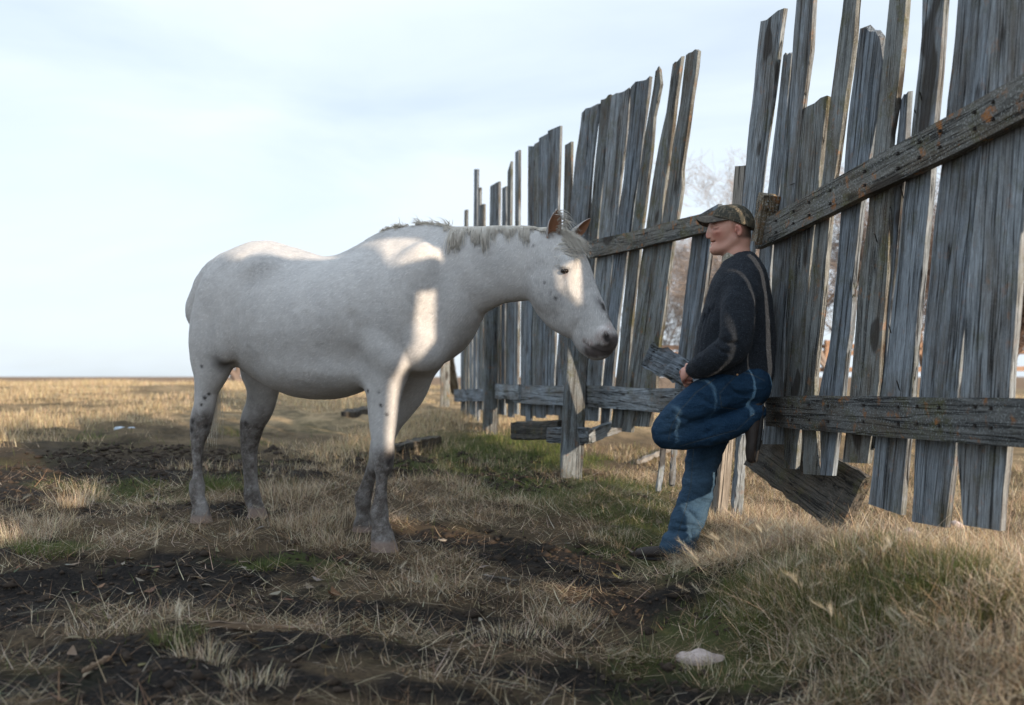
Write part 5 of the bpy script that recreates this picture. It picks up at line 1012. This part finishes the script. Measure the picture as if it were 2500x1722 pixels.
# far side of the near fence, seen through the gaps
x, y = scatter(60000, .3, 6.5, 3.6, 9.5); k = (fside(x, y) > .55) & inview(x, y) & (rng.random(len(x)) < .6); x, y = x[k], y[k]; N = len(x)
dry.add(P3(x, y), U(0, 6.28, N), U(.04, .10, N), np.abs(NR(.2, .5, N)), U(0, 1.0, N), U(.002, .004, N), tints(N, STRAW + [(.20, .18, .07)], (4, 2, 3, 1, 3)))
# foxtail heads: brushes of fine pale awns on bent stalks
def fox(px, py, h, n=1, B_=dry):
    for _ in range(n):
        cx, cy = gpix(px + random.gauss(0, 14), py + random.gauss(0, 8)); az = random.uniform(0, 6.28); st = np.array([cx, cy, float(ground_z(cx, cy))]); tip = st + np.array([math.cos(az) * h * .45, math.sin(az) * h * .45, h])
        B_.add(st[None], np.array([az]), np.array([h * 1.15]), np.array([.15]), np.array([.6]), np.array([.003]), np.array([[.45, .38, .26]]), seg=4)
        m = 90; t = U(0, 1, m); d = np.array([math.cos(az) * .85, math.sin(az) * .85, .35]); P = tip - d * .05 + d[None] * (t * .055)[:, None]
        B_.add(P, az + NR(0, .32, m), U(.018, .045, m), np.abs(NR(1.1, .28, m)), U(-.3, .3, m), np.full(m, .0008), tints(m, [(.46, .40, .29), (.55, .49, .38)], (1, 1), .08), seg=3)
for a in [(1640, 1450, .11, 4), (1710, 1430, .12, 5), (1760, 1400, .13, 4), (1850, 1370, .15, 5), (1690, 1480, .09, 3), (1950, 1500, .12, 4), (2030, 1560, .12, 3), (1930, 1470, .12, 3), (2200, 1610, .12, 4), (2280, 1640, .12, 3), (430, 1610, .13, 2), (160, 1250, .12, 2), (40, 1290, .13, 2), (980, 1420, .06, 2), (1500, 1620, .08, 2), (640, 1270, .1, 3), (2150, 1440, .14, 3), (360, 1360, .05, 2), (250, 1360, .08, 1)]: fox(*a)
dry.build('dry_grass', leaf_mat('dry_grass', .35), 'dry straw-coloured grass and foxtails covering the field around the horse and man', 'dry grass')
grn.build('green_grass', leaf_mat('green_grass', .4), 'short green grass growing on the bank below the fence', 'green grass')
# fallen leaves and soil crumbs
lf = Blades(); x, y = scatter(1100, -3, 2.4, 2.4, 6.0); k = inview(x, y) & (rng.random(len(x)) < .12 + .5 * np.exp(-((x + 1.2) / .9) ** 2 - ((y - 4.1) / .7) ** 2)); x, y = x[k], y[k]; N = len(x)
lf.add(P3(x, y, .008), U(0, 6.28, N), U(.03, .07, N), U(1.2, 1.5, N), U(-.8, .9, N), U(.02, .05, N), tints(N, [(.15, .115, .075), (.18, .16, .13), (.12, .06, .035), (.13, .11, .045), (.05, .065, .03)], (4, 3, 2, .4, .6)), seg=5)
lf.build('fallen_leaves', leaf_mat('fallen_leaves', .15), 'curled dead leaves scattered over the dark soil in the foreground', 'leaves')
x, y = scatter(26000, -3.6, 2.6, 2.4, 8.5); k = inview(x, y) & (rng.random(len(x)) < soilm(x, y) * .9 + .04); x, y = x[k], y[k]; N = len(x)
oc = np.array([(1, 0, 0), (0, 1, 0), (-1, 0, 0), (0, -1, 0), (0, 0, 1), (0, 0, -1)], float); r_ = U(.003, .013, N) * np.where(rng.random(N) < .08, 2.2, 1) * (1 + .08 * y)
Vc = (oc[None] * (r_[:, None] * np.exp(NR(0, .25, (N, 6))))[:, :, None] * np.array([1, 1, .6])) + P3(x, y)[:, None]; T = np.array([(0, 1, 4), (1, 2, 4), (2, 3, 4), (3, 0, 4), (1, 0, 5), (2, 1, 5), (3, 2, 5), (0, 3, 5)])
mcl = M('soil_crumbs', .95, .1); mcl.base(mcl.mix(mcl.noise(mcl.coord('Object'), 7, 4), (.014, .012, .011), (.060, .045, .034)))
link('soil_crumbs', np_mesh('soil_crumbs', Vc.reshape(-1, 3), None, True, None, (np.arange(N)[:, None, None] * 6 + T[None]).reshape(-1, 3)), mcl.m); tag(bpy.data.objects['soil_crumbs'], 'dark trampled crumbs of soil strewn over the bare patches', 'soil', None, 'stuff')
# stones
def stone(label, px, py, size, mat, seedv, lift=.3, ry=1.0, y=None, name='stone', grp=None):
    p = g3(px, py, 0, y); f_ = Field(np.array(list(p)) - max(size) * 1.6, np.array(list(p)) + max(size) * 1.6, max(size) / 16); R_ = random.Random(seedv)
    a = R_.uniform(-.3, .3); ax = (Vector((math.cos(a), math.sin(a), 0)), Vector((-math.sin(a), math.cos(a), 0)), UP); f_.ell(p + UP * (size[2] * lift), ax, size, .0)
    f_.ell(p + UP * (size[2] * lift * 1.3) + ax[0] * size[0] * -.35, ax, (size[0] * .6, size[1] * .85, size[2] * .95), size[2] * .5)
    v, q = f_.mesh(name, 1, lambda V: max(size) * .09 * fbm(V[:, 0] / max(size) * 1.8 + seedv, V[:, 1] / max(size) * 1.8, V[:, 2] / max(size) * 1.8))
    o = link(name, np_mesh(name, v, q), mat); return tag(o, label, 'stone', grp)
mst = M('pale_stone', .85, .2); c = mst.coord('Object'); k = mst.mix(mst.noise(c, 22, 5, .6), (.50, .42, .38), (.34, .29, .28)); k = mst.mix(mst.ramp(mst.noise(c, 34, 3, .5, 2.0), (.49, 0.0), (.5, 1.0), (.52, 0.0)), k, (.05, .045, .045)); mst.bump(mst.noise(c, 70, 4), .003, .7); mst.base(k)
stone('pale pinkish stone lying in the grass in the foreground below the man', 1712, 1602, (.086, .05, .031), mst.m, 3)
stone('small pale stone between the board feet near the right edge', 2225, 1200, (.05, .05, .04), mst.m, 5, y=5.0)
stone('small bluish white stone seen through the right hand fence boards', 2335, 1122, (.04, .04, .03), mst.m, 6, y=6.0)
mlt = M('blue_white_scrap', .5, .4); mlt.base((.30, .36, .43)); stone('flat bluish white scrap lying on the dirt, far left', 305, 1050, (.11, .07, .02), mlt.m, 8, name='scrap')['category'] = 'litter'
# ================================================================== TREES and far rail fence
def tree(label, px, dist, h, lean, seedv, col, base_w=.16, spread=.8, depth=6, zoff=0.0, trunk_h=.22):
    R_ = random.Random(seedv); x = (px - CX) / F * dist; z = float(ground_z(x, dist)) - .05; root = empty('tree', (x, dist, z), label, 'tree', 'bare trees beyond the fence')
    bins = {'trunk': ([], []), 'branches': ([], [])}
    def seg(k, a, b, ra, rb):
        V, Q = bins[k]; d = (b - a).normalized(); u = d.cross(Vector((.31, .2, .93))).normalized(); w = d.cross(u); n0 = len(V); m = 5 if ra > .03 else 3
        for p, r in ((a, ra), (b, rb)):
            for i in range(m): t = i * 2 * math.pi / m; V.append(list(p + u * (math.cos(t) * r) + w * (math.sin(t) * r)))
        for i in range(m): Q.append((n0 + i, n0 + (i + 1) % m, n0 + m + (i + 1) % m, n0 + m + i))
    def grow(p, d, L_, r, lv):
        n = 4 if lv < 3 else 3
        for i in range(n):
            d = (d + Vector((R_.gauss(0, .16), R_.gauss(0, .16), R_.gauss(0, .12) + (.05 if lv else 0)))).normalized(); q = p + d * (L_ / n); r2 = r * (.9 if i < n - 1 else .8); seg('trunk' if lv == 0 else 'branches', p, q, r, r2); p, r = q, r2
            if lv < depth and (i > 0 or lv > 0) :
                for _ in range(1 if lv < 1 else R_.choice((1, 1, 2))):
                    s_ = Vector((R_.gauss(0, 1), R_.gauss(0, 1), R_.gauss(.15, .5))).normalized(); nd = (d * (1.1 - .1 * lv) + s_ * spread).normalized()
                    grow(p, nd, L_ * R_.uniform(.55, .82), max(r * R_.uniform(.5, .7), .0045), lv + 1)
    for _ in range(1 + (seedv % 3)):
        grow(Vector((x + R_.gauss(0, .12), dist, z)), Vector((lean + R_.gauss(0, .15), R_.gauss(0, .15), 1)).normalized(), h * (trunk_h + .12), base_w * R_.uniform(.6, 1), 0)
    m = M('bark', .9, .1); m.base(m.mix(m.noise(m.coord('Object'), 6, 4), col, tuple(.6 * a for a in col)))
    for k in bins:
        if bins[k][0]: part(k, np_mesh(k, bins[k][0], bins[k][1]), m.m, root)
tree('bare pale tree rising between the middle fence section and the man', 1700, 26, 6.8, -.05, 4, (.36, .31, .28), .10, .9, 6)
tree('bare tree showing through the gaps right of the man', 2080, 17, 5.2, .1, 7, (.30, .25, .22), .09, .9, 6)
tree('dark tangled bare tree at the right edge below the top rail', 2490, 13, 4.0, .05, 11, (.12, .085, .07), .10, 1.0, 5)
tree('faint low bare tree behind the far fence section', 1180, 42, 5.6, 0, 10, (.32, .24, .20), .09, .95, 5)
tree('bare shrubby tree low behind the leaning boards of the middle section', 1600, 22, 3.6, .1, 13, (.26, .22, .19), .08, 1.0, 5)
tree('bare tree behind the wide boards at the right', 2290, 19, 5.0, -.1, 15, (.25, .18, .14), .09, .95, 5)
tree('distant tree whose trunk shows between the hind legs of the horse', 578, 75, 6.5, 0, 16, (.20, .16, .14), .42, .8, 3)
rf = empty('rail_fence', (7, 18, -.6), 'pale pole rail fence far behind the board fence on the right', 'fence')
mrf = M('pale_pole', .85, .2); mrf.base(mrf.mix(mrf.noise(mrf.coord('Object'), 8, 4), (.38, .25, .18), (.26, .17, .12)))
for z_ in (.56, .43, .12): beam('rail', mrf.m, rf, (2.2, 19.5, z_), (11.5, 17.5, z_ + .03), (0, 0, 1), .06, .085, 61 + int(z_ * 10), 20, .01)
for i in range(6): xx_ = 2.4 + i * 1.75; beam('post', mrf.m, rf, (xx_, 19.4 - i * .37, -.75), (xx_ + .02, 19.4 - i * .37, .68), (0, 1, 0), .12, .12, 70 + i, 6, .006)
